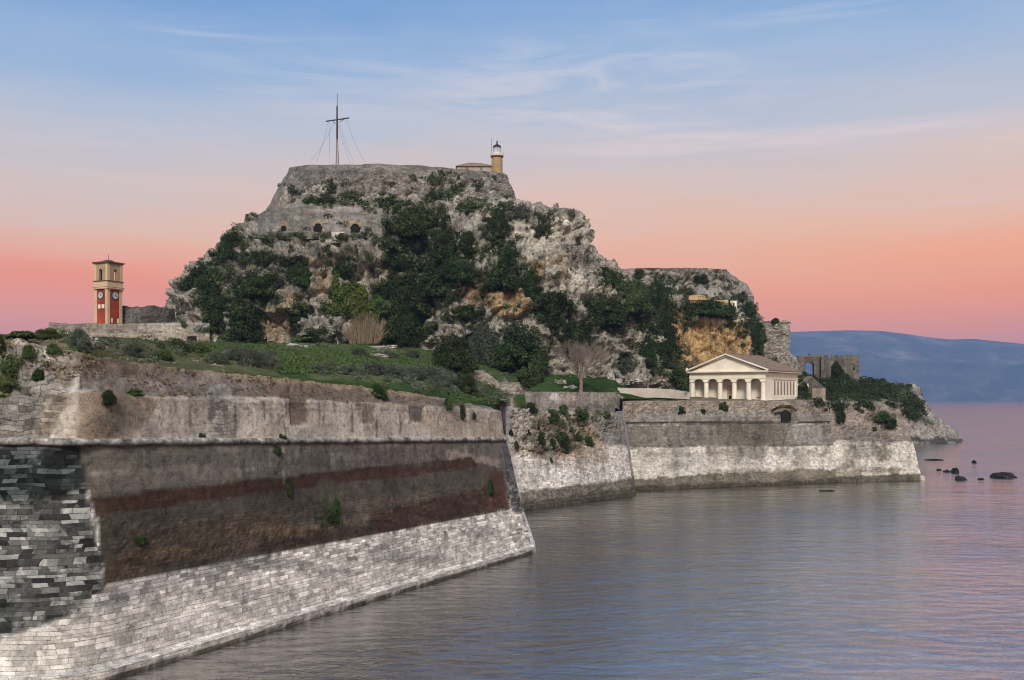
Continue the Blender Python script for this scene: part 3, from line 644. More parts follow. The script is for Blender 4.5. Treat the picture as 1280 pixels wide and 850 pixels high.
far_h = ring_hill('far_headland', [(556,1000,1200,560,520,620), (549,1002,1190,560,522,618), (540,1005,1182,560,525,616), (528,1008,1166,560,527,612), (512,1012,1152,560,530,610), (497,1016,1146,560,534,606), (486,1020,1142,560,540,600), (481,1040,1136,560,546,594)], M_rock, (0.34,0.32,0.29),
                  veg_layers(VEG3)+[((1160,550,60,3), DARK, 2, 1)], amp=0.6, seed=81, front_n=260, back_n=70, dz=.7)
tag(far_h, kind='structure')
# ================================================================== WALLS
def wall_net(rows, cap=1.5, drop=1.5):
    """rows bottom to top of 3-D points; adds the top face and a short back"""
    r = [list(map(tuple, q)) for q in rows]; top = r[-1]; plan = offset_plan([(p[0], p[1]) for p in top], -cap)
    r.append([(a[0], a[1], p[2]) for a, p in zip(plan, top)]); r.append([(a[0], a[1], p[2]-drop) for a, p in zip(plan, top)])
    return np.array(r)

# ---- foreground bastion
root = empty('bastion_wall', (-17, 120, 0), 'huge sloping bastion wall in the left foreground with a rounded cordon and a brown plaster panel', 'fortress wall')
def local(root, G): return np.asarray(G)-np.array(root.location)
def under(o, root):
    o.parent = root; o.matrix_parent_inverse = root.matrix_world.inverted() if root.rotation_euler[2] else __import__('mathutils').Matrix.Translation(-root.location); return o
tp = [(0, 0.0), (1, 0.0), (2, 0.0)]+[t_of_px(C1, 2, p) for p in (150, 205, 260, 350, 450, 540, 600)]+[(3, 0.0), (3, 0.999)]
crest_py = {0: 425, 1: 423, 2: 437, 3: 448, 4: 456, 5: 462, 6: 470, 7: 480, 8: 491, 9: 502, 10: 508, 11: 506}
mid_py = {0: 490, 1: 489, 2: 488, 3: 493, 4: 496, 5: 499, 6: 499, 7: 503, 8: 506, 9: 511, 10: 515, 11: 515}
Wp, Cp, Kp = at_t(W1, tp), at_t(C1, tp), at_t(K1, tp); Mp = at_t(offset_plan(C1, -0.7), tp); Mp2 = at_t(offset_plan(C1, -1.2), tp)
Wo = at_t(offset_plan(W1, 0.55), tp)
zc = [20.3, 20.2, 20.1]+[20.1+(17.45-20.1)*t_[1] for t_ in tp[3:10]]+[17.45, 17.3]
low = [[(x, y, -2) for x, y in Wo], [(x, y, 0.9) for x, y in Wo], [(x, y, 1.15) for x, y in Wp], [(x, y, z) for (x, y), z in zip(Cp, zc)]]
low[2] = [(a[0]*.95+b[0]*.05, a[1]*.95+b[1]*.05, 1.15) for a, b in zip(Wp, Cp)]
WH = (0.64, 0.62, 0.575); QD = (0.085, 0.095, 0.092); GB = (0.115, 0.107, 0.09); BR = (0.056, 0.033, 0.024); BP = (0.078, 0.069, 0.055); ALG = (0.075, 0.065, 0.045)
lay_low = [([(90,553),(660,545),(640,615),(635,637),(131,732),(118,640)], GB, 4, 1), ([(120,556),(160,556),(180,600),(118,618)], (0.17,0.155,0.13), 6, .7), ([(430,552),(560,552),(560,575),(430,583)], (0.12,0.10,0.095), 8, .6),
   ([(120,590),(330,575),(330,592),(118,618)], (0.17,0.155,0.135), 6, .6), ([(555,560),(625,575),(625,588),(590,600),(560,580)], (0.27,0.23,0.2), 4, .8),
   ([(118,628),(600,578),(625,585),(636,637),(400,682),(131,731)], BP, 2, 1), ([(320,650),(470,620),(600,600),(620,612),(470,650),(300,690)], (0.105,0.09,0.07), 8, .7),
   ([(160,665),(330,640),(400,660),(400,680),(150,715)], (0.095,0.068,0.045), 10, .5), ([(132,700),(200,690),(260,690),(140,730)], (0.11,0.075,0.048), 6, .5), ([(330,670),(470,655),(470,668),(320,690)], (0.035,0.025,0.02), 4, .7),
   ([(115,622),(300,602),(590,571),(600,584),(440,603),(300,620),(118,646)], BR, 1.5, 1), ([(462,641),(600,612),(625,590),(632,634),(470,668)], (0.065, 0.040, 0.030), 2, .9), ([(610,590),(628,590),(636,636),(612,638)], (0.085,0.045,0.032), 2, .9),
   ([(110,591),(330,583),(330,585.5),(110,594)], (0.33,0.31,0.28), 1.5, .55), ((183,572,1.3,11), (0.4,0.38,0.35), 1.2, .7), ((372,566,1.5,10), (0.36,0.33,0.3), 1.2, .6), ((480,555,30,1.5), (.3,.28,.25), 1.5, .5), ((490,630,1.2,16), (.22,.19,.16), 1.2, .6), ((305,600,1,40), (.05,.045,.04), 1, .6), ((250,575,14,7), (0.07,.062,.055), 4, .6), ((380,578,30,6), (.065,.056,.05), 5, .6), ((520,580,24,5), (.07,.06,.055), 5, .5), ((285,562,20,5), (0.2,.19,.17), 4, .5),
   ((430,570,20,5), (.21,.2,.18), 4, .5), ((410,620,18,22), (0.07,0.075,0.05), 6, .7), ((405,645,12,14), (0.04,0.045,0.025), 4, .8), ((350, 665, 60, 6), (0.14,0.10,0.06), 5, .5), ((200, 690, 40, 6), (.14,.10,.06), 5, .5), ((240,705,90,5), (.03,.024,.02), 4, .6), ((520,700,50,5), (.2,.195,.18), 4, .6), ((330,745,70,6), (.33,.32,.3), 5, .6), ((180,800,60,8), (.4,.38,.35), 6, .5), ((150,752,24,8), (.12,.12,.115), 5, .6), ((95,760,20,16), (.14,.14,.135), 6, .6), ((600,665,24,8), (.28,.27,.25), 5, .6), ((420,715,30,5), (.2,.2,.19), 4, .6),
   ([(-300,556),(98,556),(105,600),(118,660),(132,735),(95,765),(0,800),(-300,830)], (0.16,0.165,0.16), 3, 1), ([(-300,556),(100,556),(108,610),(60,625),(-300,640)], (0.045,0.052,0.055), 8, 1), ([(-300,735),(10,735),(15,790),(-300,790)], (0.05,0.06,0.06), 6, .8), ((40, 690, 40, 20), (0.24,0.24,0.23), 8, .6), ((20,640,20,8),(.32,.32,.3),4,.6), ((80,700,20,14),(.13,.135,.13),5,.6), ((10,720,12,30),(.08,.085,.085),5,.6),
   ([(622,556),(640,556),(648,610),(655,640),(640,640),(632,600)], (0.15,0.15,0.145), 3, 1), ([(628,556),(640,560),(645,595),(632,598)], (0.09,0.095,0.095), 3, .8),
   ([(110,740),(330,696),(330,704),(200,735),(110,770)], (0.3,0.3,0.29), 5, .7), ((330, 705, 60, 8), (0.22,0.22,0.21), 5, .7), ((470,690,60,10), (0.36,0.35,0.33), 6, .6),
   ([(-300,880),(60,868),(130,848),(400,768),(665,688),(670,700),(400,790),(60,900),(-300,1000)], ALG, 2.5, .95)]
lay_low += [((187,567,1.1,12),(0.05,0.045,0.038),2,0.37),((446,566,1.4,17),(0.05,0.045,0.038),2,0.35),((424,587,1.4,15),(0.05,0.045,0.038),2,0.30),((593,567,0.7,14),(0.05,0.045,0.038),2,0.23),((561,574,1.8,12),(0.05,0.045,0.038),2,0.47),((590,571,1.0,9),(0.05,0.045,0.038),2,0.37),((265,561,2.1,7),(0.05,0.045,0.038),2,0.42),((482,570,1.2,15),(0.05,0.045,0.038),2,0.45),((588,575,1.0,9),(0.05,0.045,0.038),2,0.53),((370,579,1.6,6),(0.05,0.045,0.038),2,0.30),((519,563,1.3,17),(0.05,0.045,0.038),2,0.47),((489,563,1.5,15),(0.05,0.045,0.038),2,0.39),((317,564,1.4,10),(0.05,0.045,0.038),2,0.49),((427,580,1.0,12),(0.05,0.045,0.038),2,0.53),((505,579,1.0,12),(0.05,0.045,0.038),2,0.53),((409,569,1.7,13),(0.05,0.045,0.038),2,0.45),((312,590,1.5,8),(0.05,0.045,0.038),2,0.47),((223,579,2.0,13),(0.05,0.045,0.038),2,0.29),((372,570,1.3,6),(0.05,0.045,0.038),2,0.40),((513,572,0.7,9),(0.05,0.045,0.038),2,0.28),((412,590,1.9,16),(0.05,0.045,0.038),2,0.31),((541,565,2.0,11),(0.05,0.045,0.038),2,0.46),((261,569,1.0,9),(0.05,0.045,0.038),2,0.28),((248,593,1.1,15),(0.05,0.045,0.038),2,0.37),((281,564,1.2,10),(0.05,0.045,0.038),2,0.48),((249,569,1.5,9),(0.05,0.045,0.038),2,0.42),((529,560,1.3,6),(0.05,0.045,0.038),2,0.53),((343,570,1.5,9),(0.05,0.045,0.038),2,0.53),((519,564,1.5,6),(0.05,0.045,0.038),2,0.44),((522,573,0.8,10),(0.05,0.045,0.038),2,0.53),((558,562,1.2,17),(0.05,0.045,0.038),2,0.46),((328,562,1.5,16),(0.05,0.045,0.038),2,0.41),((229,578,1.0,16),(0.05,0.045,0.038),2,0.53),((472,570,1.0,7),(0.05,0.045,0.038),2,0.41),((579,566,0.8,6),(0.3,0.28,0.25),2,0.25),((508,575,1.1,8),(0.3,0.28,0.25),2,0.36),((196,567,1.3,9),(0.3,0.28,0.25),2,0.34),((299,591,0.9,4),(0.3,0.28,0.25),2,0.21),((343,564,1.0,9),(0.3,0.28,0.25),2,0.25),((205,560,0.9,5),(0.3,0.28,0.25),2,0.34),((599,563,1.4,7),(0.3,0.28,0.25),2,0.32),((372,576,1.3,6),(0.3,0.28,0.25),2,0.47),((582,561,1.2,7),(0.3,0.28,0.25),2,0.35),((355,590,1.1,9),(0.3,0.28,0.25),2,0.39),((338,576,1.1,10),(0.3,0.28,0.25),2,0.40),((354,562,1.3,9),(0.3,0.28,0.25),2,0.45),((416,573,0.9,10),(0.3,0.28,0.25),2,0.40),((362,576,1.1,6),(0.3,0.28,0.25),2,0.40),((259,721,4.6,5),(0.26,0.25,0.23),2,0.54),((443,694,1.8,4),(0.26,0.25,0.23),2,0.72),((375,705,2.4,7),(0.26,0.25,0.23),2,0.40),((216,737,3.9,6),(0.26,0.25,0.23),2,0.33),((519,673,4.1,7),(0.26,0.25,0.23),2,0.41),((437,695,3.8,8),(0.26,0.25,0.23),2,0.47),((540,661,4.5,3),(0.26,0.25,0.23),2,0.36),((248,732,4.0,7),(0.26,0.25,0.23),2,0.48),((557,674,3.2,6),(0.26,0.25,0.23),2,0.68),((481,687,5.0,6),(0.26,0.25,0.23),2,0.37),((570,685,3.1,7),(0.26,0.25,0.23),2,0.39),((556,666,1.2,5),(0.26,0.25,0.23),2,0.57),((382,690,2.5,4),(0.26,0.25,0.23),2,0.42),((524,667,3.3,7),(0.26,0.25,0.23),2,0.46),((433,688,2.9,8),(0.26,0.25,0.23),2,0.43),((178,731,4.8,8),(0.26,0.25,0.23),2,0.42),((272,722,2.0,8),(0.26,0.25,0.23),2,0.68),((329,713,2.4,7),(0.26,0.25,0.23),2,0.59),((191,757,1.9,6),(0.26,0.25,0.23),2,0.60),((608,653,2.9,6),(0.26,0.25,0.23),2,0.30),((348,698,2.3,6),(0.26,0.25,0.23),2,0.36),((457,680,3.6,5),(0.26,0.25,0.23),2,0.60),((509,663,4.8,3),(0.26,0.25,0.23),2,0.46),((454,684,2.1,5),(0.26,0.25,0.23),2,0.43),((325,710,4.1,4),(0.26,0.25,0.23),2,0.64),((626,646,2.0,4),(0.26,0.25,0.23),2,0.64)]
CU1 = math.dist(low[-1][0], low[-1][1])+math.dist(low[-1][1], low[-1][2])
o = sheet('lower_wall', wall_net(low, 1.0, 0.5), 0.42, 0.33, M_block, WH, lay_low, soft_at=(CU1, 3.5), rough=0.07, rs=1.6, nsc=1.5, namp=2.2,
      disp=[([(118,640),(115,622),(600,571),(636,636),(131,732)], -0.06, 3), ([(620,556),(650,556),(670,690),(650,690)], .08, 2)],
      crs=[([(98,553),(640,545),(634,600),(636,637),(131,731),(118,640)], 0.22, 3), ([(118,650),(600,600),(630,635),(132,728)], .5, 10)],
      blk=[([(-300,556),(98,556),(105,600),(118,660),(132,735),(95,765),(0,800),(-300,830)], 0.95, 4), ([(110,730),(640,630),(655,650),(130,775)], 0.3, 6), ([(150,660),(620,605),(630,635),(140,722)], .4, 12), ([(622,556),(640,556),(662,680),(640,680)], .45, 4),
           ([(130,735),(640,637),(665,690),(108,856),(0,850),(0,800)], 0.16, 4)], amp_rock=[([(150,650),(400,650),(460,668),(140,725)], 0.06, 8, 0.5)])
under(o, root)
# the brown panel and the plaster have no courses: their own skin material would hide joints, so joints stay faint there
cord = MB(); cpts = [(x, y-0.05, z) for (x, y), z in zip(Cp, zc)]
cp2 = []
for a, b in zip(cpts[:-1], cpts[1:]):
    n = max(1, int(math.dist(a, b)/1.6))
    for i in range(n):
        f = i/n; j = 0.03*math.sin(len(cp2)*1.7)+0.02*math.sin(len(cp2)*0.61); cp2.append((a[0]+(b[0]-a[0])*f, a[1]+(b[1]-a[1])*f-0.12, a[2]+(b[2]-a[2])*f+j))
cp2.append(cpts[-1])
M_cord, t = newmat('cordon_stone'); co = obj_co(t)
n1 = t.noise(co, 0.9, 6, 0.7); n2 = t.noise(co, 6, 4, .6); j_ = t.new('ShaderNodeTexVoronoi', {'Vector': t.mapping(co, (1, 0.5, 0)), 'Scale': 0.7}).outputs[1]
f = t.ramp(n1, [(0.36, (0.05, 0.055, 0.055, 1)), (0.5, (0.25, 0.25, 0.24, 1)), (0.64, (0.52, 0.51, 0.48, 1))]); f = t.mix(.4, f, t.ramp(n2, [(.3, g(.5)), (.7, g(1.3))]), 'MULTIPLY')
finish(M_cord, t, f, .9, n2, .8, .05)
cord.tube(cp2, [0.33+0.03*math.sin(i*2.3) for i in range(len(cp2))], 10)
under(cord.build('cordon', M_cord, root, True), root)
upr = [[(x, y, z-0.1) for (x, y), z in zip(Cp, zc)], [(x, y, z+0.3) for (x, y), z in zip(at_t(offset_plan(C1, -.25), tp), zc)], [(p[0], p[1], zpy(p, mid_py[i])) for i, p in enumerate(Mp)], [(p[0], p[1], zpy(p, mid_py[i])+0.25) for i, p in enumerate(Mp2)],
       [(p[0], p[1], zpy(p, crest_py[i])) for i, p in enumerate(Kp)]]
PL = (0.50, 0.46, 0.395); UB = (0.17, 0.135, 0.105); RB = (0.21, 0.198, 0.178)
lay_up = [([(150,498),(640,512),(640,553),(150,553)], PL, 4, 1), ([(100,487),(165,492),(200,500),(165,553),(95,553)], (0.27,0.22,0.165), 6, 1), ((155,520,24,22), (0.14,0.13,0.10), 7, .8), ([(500,512),(640,516),(640,553),(560,553)], (0.38,0.31,0.24), 8, .6),
  ([(95,440),(640,500),(640,515),(520,507),(350,497),(165,494),(95,487)], UB, 4, 1), ([(255,462),(345,468),(640,503),(640,508),(345,476),(255,470)], (0.29,0.225,0.15), 3, .7), ([(100,462),(260,480),(330,480),(330,494),(165,490),(100,485)], (0.2,0.18,0.16), 5, .7),
  ([(-300,425),(95,422),(90,480),(60,553),(-300,553)], RB, 6, 1), ([(55,425),(100,440),(98,490),(50,553),(40,540),(70,480)], (0.28,0.235,0.185), 8, .6), ([(-300,440),(28,448),(22,480),(-5,500),(-300,510)], (0.09,0.11,0.04), 9, .9), ((20,520,40,16), (0.19,0.18,0.17), 8, .6),
  ((30,427,30,6), (0.4,0.34,0.27), 4, .8), ((62,440,10,8), (0.5,0.48,0.44), 4, .6), ([(256,500),(262,485),(275,480),(288,485),(293,500),(293,545),(264,548)], (0.33,0.32,0.29), 2, .7), ((262,515,3,20), DARK, 2, .7), ([(362,480),(383,482),(388,530),(364,532)], (0.2,0.155,0.12), 2, .9),
  ([(445,504),(470,506),(468,530),(450,528)], (0.2,0.15,0.11), 3, .7), ([(512,507),(532,508),(530,528),(514,526)], (0.12,0.11,0.10), 2, .8), ((225,475,70,10), (0.24,0.21,0.18), 5, .6), ((97,476,3,12), (0.6,0.58,0.53), 2, .9), ((96,488,16,2.5), (0.5,0.5,0.48), 2, .7),
  ((200,540,50,10), (0.30,0.28,0.25), 6, .5), ((213,515,1.1,14), (0.13,0.115,0.10), 1, .8), ((238,520,1.1,12), (0.13,0.115,0.10), 1, .8), ((330,515,1.1,13), (0.13,0.115,0.10), 1, .8), ((357,520,1.1,22), (0.13,0.115,0.10), 1, .8), ((440,522,1.1,14), (0.13,0.115,0.10), 1, .8), ((455,528,1.1,16), (0.13,0.115,0.10), 1, .8), ((471,530,1.1,20), (0.13,0.115,0.10), 1, .8), ((500,528,1.1,12), (0.13,0.115,0.10), 1, .8), ((275,530,1.1,14), (0.13,0.115,0.10), 1, .8), ((405,520,1.1,10), (0.13,0.115,0.10), 1, .8), ((400,512,90,1), (.17,.15,.13), 1, .6), ((190,521,30,.8), (.2,.18,.16), 1, .5), ((600,520,30,12), (.37,.33,.28), 6, .5), ([(75,485),(60,510),(45,545),(38,548),(56,505),(68,485)], (.46,.43,.38), 3, .6)]
lay_up += [((274,513,0.9,5),(0.2,0.18,0.155),2,0.30),((543,515,1.4,9),(0.2,0.18,0.155),2,0.41),((398,509,0.8,7),(0.2,0.18,0.155),2,0.26),((293,513,1.5,11),(0.2,0.18,0.155),2,0.28),((545,513,0.8,6),(0.2,0.18,0.155),2,0.33),((210,537,1.7,10),(0.2,0.18,0.155),2,0.30),((200,524,1.5,6),(0.2,0.18,0.155),2,0.55),((380,517,1.0,8),(0.2,0.18,0.155),2,0.56),((232,511,1.3,8),(0.2,0.18,0.155),2,0.37),((466,522,0.9,6),(0.2,0.18,0.155),2,0.44),((405,507,1.7,10),(0.2,0.18,0.155),2,0.37),((588,507,1.0,9),(0.2,0.18,0.155),2,0.38),((554,512,1.4,6),(0.2,0.18,0.155),2,0.58),((562,505,1.0,5),(0.2,0.18,0.155),2,0.52),((327,508,1.7,6),(0.2,0.18,0.155),2,0.45),((357,506,1.0,6),(0.2,0.18,0.155),2,0.28),((219,515,0.9,13),(0.2,0.18,0.155),2,0.42),((238,510,0.7,6),(0.2,0.18,0.155),2,0.39),((434,520,1.1,8),(0.2,0.18,0.155),2,0.48),((400,507,0.7,14),(0.2,0.18,0.155),2,0.52),((626,510,1.1,9),(0.2,0.18,0.155),2,0.29),((262,509,1.6,8),(0.2,0.18,0.155),2,0.29),((502,528,1.2,12),(0.2,0.18,0.155),2,0.50),((387,513,1.2,5),(0.2,0.18,0.155),2,0.27),((221,507,1.5,11),(0.2,0.18,0.155),2,0.26),((337,508,1.8,12),(0.2,0.18,0.155),2,0.46),((547,525,1.0,10),(0.2,0.18,0.155),2,0.51),((468,505,1.0,6),(0.2,0.18,0.155),2,0.36),((587,519,1.0,10),(0.2,0.18,0.155),2,0.59),((340,524,1.3,11),(0.2,0.18,0.155),2,0.58),((530,507,0.9,8),(0.2,0.18,0.155),2,0.59),((560,511,1.1,8),(0.2,0.18,0.155),2,0.57),((411,519,1.6,10),(0.2,0.18,0.155),2,0.38),((367,522,1.3,6),(0.2,0.18,0.155),2,0.31),((399,522,1.6,11),(0.2,0.18,0.155),2,0.54),((624,515,1.0,14),(0.2,0.18,0.155),2,0.47),((282,507,1.6,12),(0.2,0.18,0.155),2,0.34),((544,510,1.1,12),(0.2,0.18,0.155),2,0.53),((348,528,1.8,13),(0.2,0.18,0.155),2,0.53),((233,526,1.0,6),(0.2,0.18,0.155),2,0.41)]
bt = [[(256,500),(262,485),(275,480),(288,485),(293,500),(293,545),(264,548)], [(362,480),(383,482),(388,530),(364,532)]]
o = sheet('upper_wall', wall_net(upr, 1.5, 1.5), 0.30, 0.25, M_rubble, PL, lay_up, smooth_=True, soft_at=(CU1, 3.5), rough=0.08, rs=1.8, nsc=2.0, namp=2.5,
      disp=[(bt[0], 0.22, 2), ([(266,505),(270,495),(285,495),(290,505),(290,525),(268,525)], -0.12, 1.5), (bt[1], -0.25, 2), ([(512,507),(532,508),(530,528),(514,526)], -0.3, 2), ([(445,504),(470,506),(468,530),(450,528)], -.12, 2), ((97,476,3,12), .35, 2)],
      amp_rock=[([(-300,420),(100,420),(98,480),(60,553),(-300,553)], 0.16, 10, 0.7), ([(-300,420),(80,420),(70,470),(45,500),(-300,500)], 0.45, 10, 2.0), ([(95,435),(640,495),(640,512),(350,497),(165,494),(95,487)], 0.16, 6, 0.8)],
      crs0=0.12, crs=[([(-300,425),(95,422),(90,480),(50,553),(-300,553)], 1.0, 8), ([(262,500),(293,500),(293,545),(264,548)], .8, 2), ([(445,504),(640,515),(640,530),(445,520)], .5, 5), ([(300,500),(450,505),(450,515),(300,510)], .5, 5)])
under(o, root)

# ---- stepped broken wall above the left end of the bastion
def rock_wall(name, pts, zb, thick, mat, base, layers=(), label='', cat='wall', du=.6, dv=.45, rough=.15, amp=(), kind=None, parent=None, disp=(), group=None):
    """pts: (px, py_top, D) along the wall; zb: photo row of the foot"""
    foot = []; top = []
    for i, (px, py, D) in enumerate(pts):
        f = zb[i] if isinstance(zb, (list, tuple)) else zb
        foot.append(P(px, f, D)); top.append(P(px, py, D+0.15))
    G = wall_net([foot, top], thick, 1.0)
    # run the back down to the foot so that the wall is a solid
    G = np.array(list(G[:-1])+[np.stack([G[-2][:,0], G[-2][:,1], np.array(foot)[:,2]], 1)])
    # ends
    e0 = G[:, :1].copy(); e1 = G[:, -1:].copy(); m0 = (G[0,0]+G[-1,0])/2; m1 = (G[0,-1]+G[-1,-1])/2
    c0 = e0.copy(); c1 = e1.copy(); c0[:,0,:2] = m0[:2]; c1[:,0,:2] = m1[:2]
    G = np.concatenate([c0, G, c1], 1)
    o = sheet(name, G, du, dv, mat, base, layers, parent, rough=rough, rs=1.8, amp_rock=amp, disp=disp, cast_on=True)
    if label: tag(o, label, cat, group)
    return o
rock_wall('ruined_wall', [(109,420,94),(122,420,95),(127,428,95.5),(136,431,96),(141,439,97),(154,441,98),(160,447,99),(171,448,100)], [452,453,453,454,455,456,457,458], 1.2, M_small, (0.40,0.37,0.33), label='broken stone wall stepping down to the right above the bastion slope', cat='ruined wall', amp=[((140,435,60,40), .25, 5, .9)])
# ---- long low wall behind, carrying the clock tower
tw = rock_wall('terrace_wall', [(61,402.5,243),(90,405,243),(118,403.5,243),(135,405,243),(180,404,244),(215,403,245),(262,403.5,246)], [420,422,424,426,428,428,428], 1.2, M_wall, (0.36,0.32,0.27),
    [([(60,400),(180,403),(180,415),(60,418)], (0.25,0.225,0.195), 3, .9), ([(150,414.5),(262,413.5),(262,415.5),(150,416)], DARK, 1, .7), ([(170,404),(262,404),(262,413),(170,413)], (0.38,0.36,0.32), 2, .8), ((245,408,13,4), (0.25,0.245,0.235), 2, .8)],
    'long pale terrace wall under the clock tower with a small low arch at its right end', 'wall', rough=.08, dv=.35, disp=[([(235,422.5),(237,420.5),(243,420.5),(246,424),(235,424)], -1.0, .6)])
ga = MB(); c_ = P(240.5, 423.5, 242.6); ga.add([(c_[0]-1.15,c_[1],c_[2]-1.2),(c_[0]+1.15,c_[1],c_[2]-1.2),(c_[0]+1.15,c_[1],c_[2]+.1),(c_[0]+.5,c_[1],c_[2]+.55),(c_[0]-.5,c_[1],c_[2]+.55),(c_[0]-1.15,c_[1],c_[2]+.1)], [(0,1,2,3,4,5)])
M_black = mat_plain('opening_shade', (0.012, 0.011, 0.010), 1.0, .3)  # near-black colour standing in for the shade inside openings
ga.build('arch_shade_panel', M_black, tw)  # flat sheet across the arch, shade put into its colour
# round ruined building behind
rb = MB(); c_ = P(182, 403, 268)
R_ = 7.6
G = []
for z_, r_ in ((-1.5, R_), (0, R_), (3.3, R_-.3), (3.6, R_-.2), (3.7, R_-1.3)):
    G.append([(c_[0]+r_*math.cos(a), c_[1]+r_*math.sin(a), c_[2]+z_+(0.25*math.sin(a*5)+.2*math.sin(a*11) if z_ > 3 else 0)) for a in np.linspace(-math.pi, math.pi, 29)])
G.append([(c_[0], c_[1], c_[2]+3.2)]*29)
tag(sheet('round_ruin', np.array(G), .5, .5, M_rubble, (0.14,0.13,0.12), [((190,397,26,4), (0.075,0.07,0.06), 2, .8)], rough=.2, cast_on=False), 'low round ruined stone building behind the terrace wall, right of the clock tower', 'ruined building')

# ---- sea wall, leftmost face
def sea_wall(name, Wpl, Tpl, cols, levels, top, mat, base, layers, label, **kw):
    """levels: (photo row at the top plan, fraction of batter); straight battered wall with a plinth in the water"""
    ts = [(0, c) for c in cols] if len(Wpl) == 2 else cols
    Wq, Wq2, Tq = at_t(Wpl, ts), at_t(offset_plan(Wpl, 0.8), ts), at_t(Tpl, ts)
    rows = [[(x, y, -2) for x, y in Wq2], [(x, y, 0.9) for x, y in Wq2], [(x, y, 1.1) for x, y in Wq]]
    ztop = [zpy(p, top[i]) for i, p in enumerate(Tq)]
    nr = 4
    for k in range(1, nr+1):
        f = k/nr; rows.append([(a[0]*(1-f)+b[0]*f, a[1]*(1-f)+b[1]*f, 1.1+(z-1.1)*f) for a, b, z in zip(Wq, Tq, ztop)])
    o = sheet(name, wall_net(rows, 1.6, 1.0), .5, .4, mat, base, layers, **kw)
    return tag(o, label, 'fortress wall')
ts2 = [0.0, .2, .4, .6, .8, .95, .999]; top2 = [506, 506, 510, 516, 518, 516, 514]
L2 = [([(640,510),(775,505),(775,540),(745,560),(700,575),(640,565)], (0.30,0.26,0.21), 6, 1), ([(700,545),(745,530),(765,575),(725,600),(690,575)], (0.36,0.28,0.20), 6, .7), ([(735,520),(800,515),(800,558),(755,556)], (0.19,0.18,0.165), 5, .9),
      ((690,545,50,22), (0.14,0.125,0.09), 8, .7), ((690,490,60,26), (0.34,0.31,0.28), 8, .4), ([(650,615),(700,608),(790,597),(800,625),(650,645)], (0.14,0.125,0.10), 3, .9), ([(640,630),(800,608),(800,630),(640,650)], ALG, 2, .8), ((720,590,60,14), (0.68,0.67,0.64), 8, .7),
      ([(636,500),(665,505),(668,560),(640,560)], (0.36,0.34,0.31), 5, .7)]
L2 += [((683,577,1.8,6),(0.3,0.28,0.25),2,0.26),((727,577,1.2,10),(0.3,0.28,0.25),2,0.35),((674,576,2.9,5),(0.3,0.28,0.25),2,0.47),((686,577,1.4,11),(0.3,0.28,0.25),2,0.51),((770,582,2.6,8),(0.3,0.28,0.25),2,0.39),((685,580,0.9,13),(0.3,0.28,0.25),2,0.55),((727,581,2.0,13),(0.3,0.28,0.25),2,0.55),((721,589,1.4,9),(0.3,0.28,0.25),2,0.33),((686,581,0.8,11),(0.3,0.28,0.25),2,0.35),((725,584,1.0,11),(0.3,0.28,0.25),2,0.27),((778,588,1.3,8),(0.3,0.28,0.25),2,0.51),((695,586,0.9,6),(0.3,0.28,0.25),2,0.33),((757,580,1.0,13),(0.3,0.28,0.25),2,0.35),((654,578,2.8,14),(0.3,0.28,0.25),2,0.51),((784,575,1.4,6),(0.3,0.28,0.25),2,0.48),((771,605,2.6,8),(0.3,0.28,0.25),2,0.32),((712,578,2.1,6),(0.3,0.28,0.25),2,0.45),((701,584,2.5,8),(0.3,0.28,0.25),2,0.35),((664,595,2.8,6),(0.3,0.28,0.25),2,0.27),((753,580,2.1,10),(0.3,0.28,0.25),2,0.45),((695,576,1.4,14),(0.3,0.28,0.25),2,0.48),((678,579,1.6,5),(0.3,0.28,0.25),2,0.40)]
s2 = sea_wall('sea_wall', W2, T2, ts2, None, top2, M_wall, (0.70,0.68,0.63), L2, 'pale sea wall face overgrown with bushes between the front bastion and the buttressed corner', rough=.15,
     disp=[([(738,520),(748,520),(768,575),(760,575)], -.3, 2)], amp_rock=[([(640,500),(770,500),(770,545),(700,575),(640,570)], 0.7, 12, 1.6)], blk=[((720,600,80,30), .12, 8)])
# return face between the two sea walls
rt = sheet('return_face', np.array([[(29.9,245,-2),(31.9,257.5,-2)],[(29.9,245,1.1),(31.9,257.5,1.1)],[(27.4,247.3,20.4),(29.0,261,22.8)]]), .5, .5, M_wall, (0.5,0.48,0.45), [((790,605,10,12), (0.12,.1,.08), 3, .8)], s2, cast_on=False)
L3 = [([(775,495),(1075,497),(1075,530),(775,530)], (0.27,0.23,0.19), 3, 1), ([(800,515),(1075,512),(1075,530),(775,532)], (0.25,0.24,0.22), 3, .8), ([(775,531),(1075,528),(1075,556),(770,560)], (0.21,0.195,0.17), 3, 1), ([(900,530),(1000,529),(995,556),(900,557)], (0.17,0.15,0.12), 6, .7),
      ([(985,531),(1045,529),(1045,555),(985,556)], (0.32,0.31,0.29), 3, .7), ((840,572,30,14), (0.2,0.19,0.17), 6, .5), ([(770,528.5),(1075,526.5),(1075,529.5),(770,531)], DARK, 1, .8), ([(770,556.5),(1075,554.5),(1075,557),(770,558.5)], DARK, 1, .7),
      ([(880,558),(960,558),(955,585),(885,582)], (0.27,0.245,0.2), 6, .7), ([(790,600),(880,592),(1075,585),(1075,606),(790,616)], (0.13,0.115,0.085), 3, .9), ([(790,608),(1075,598),(1075,608),(790,618)], ALG, 1.5, .9), ((960,590,80,5), (0.2,0.18,0.13), 3, .6), ((900,578,120,8), (0.62,0.6,0.56), 5, .6)]
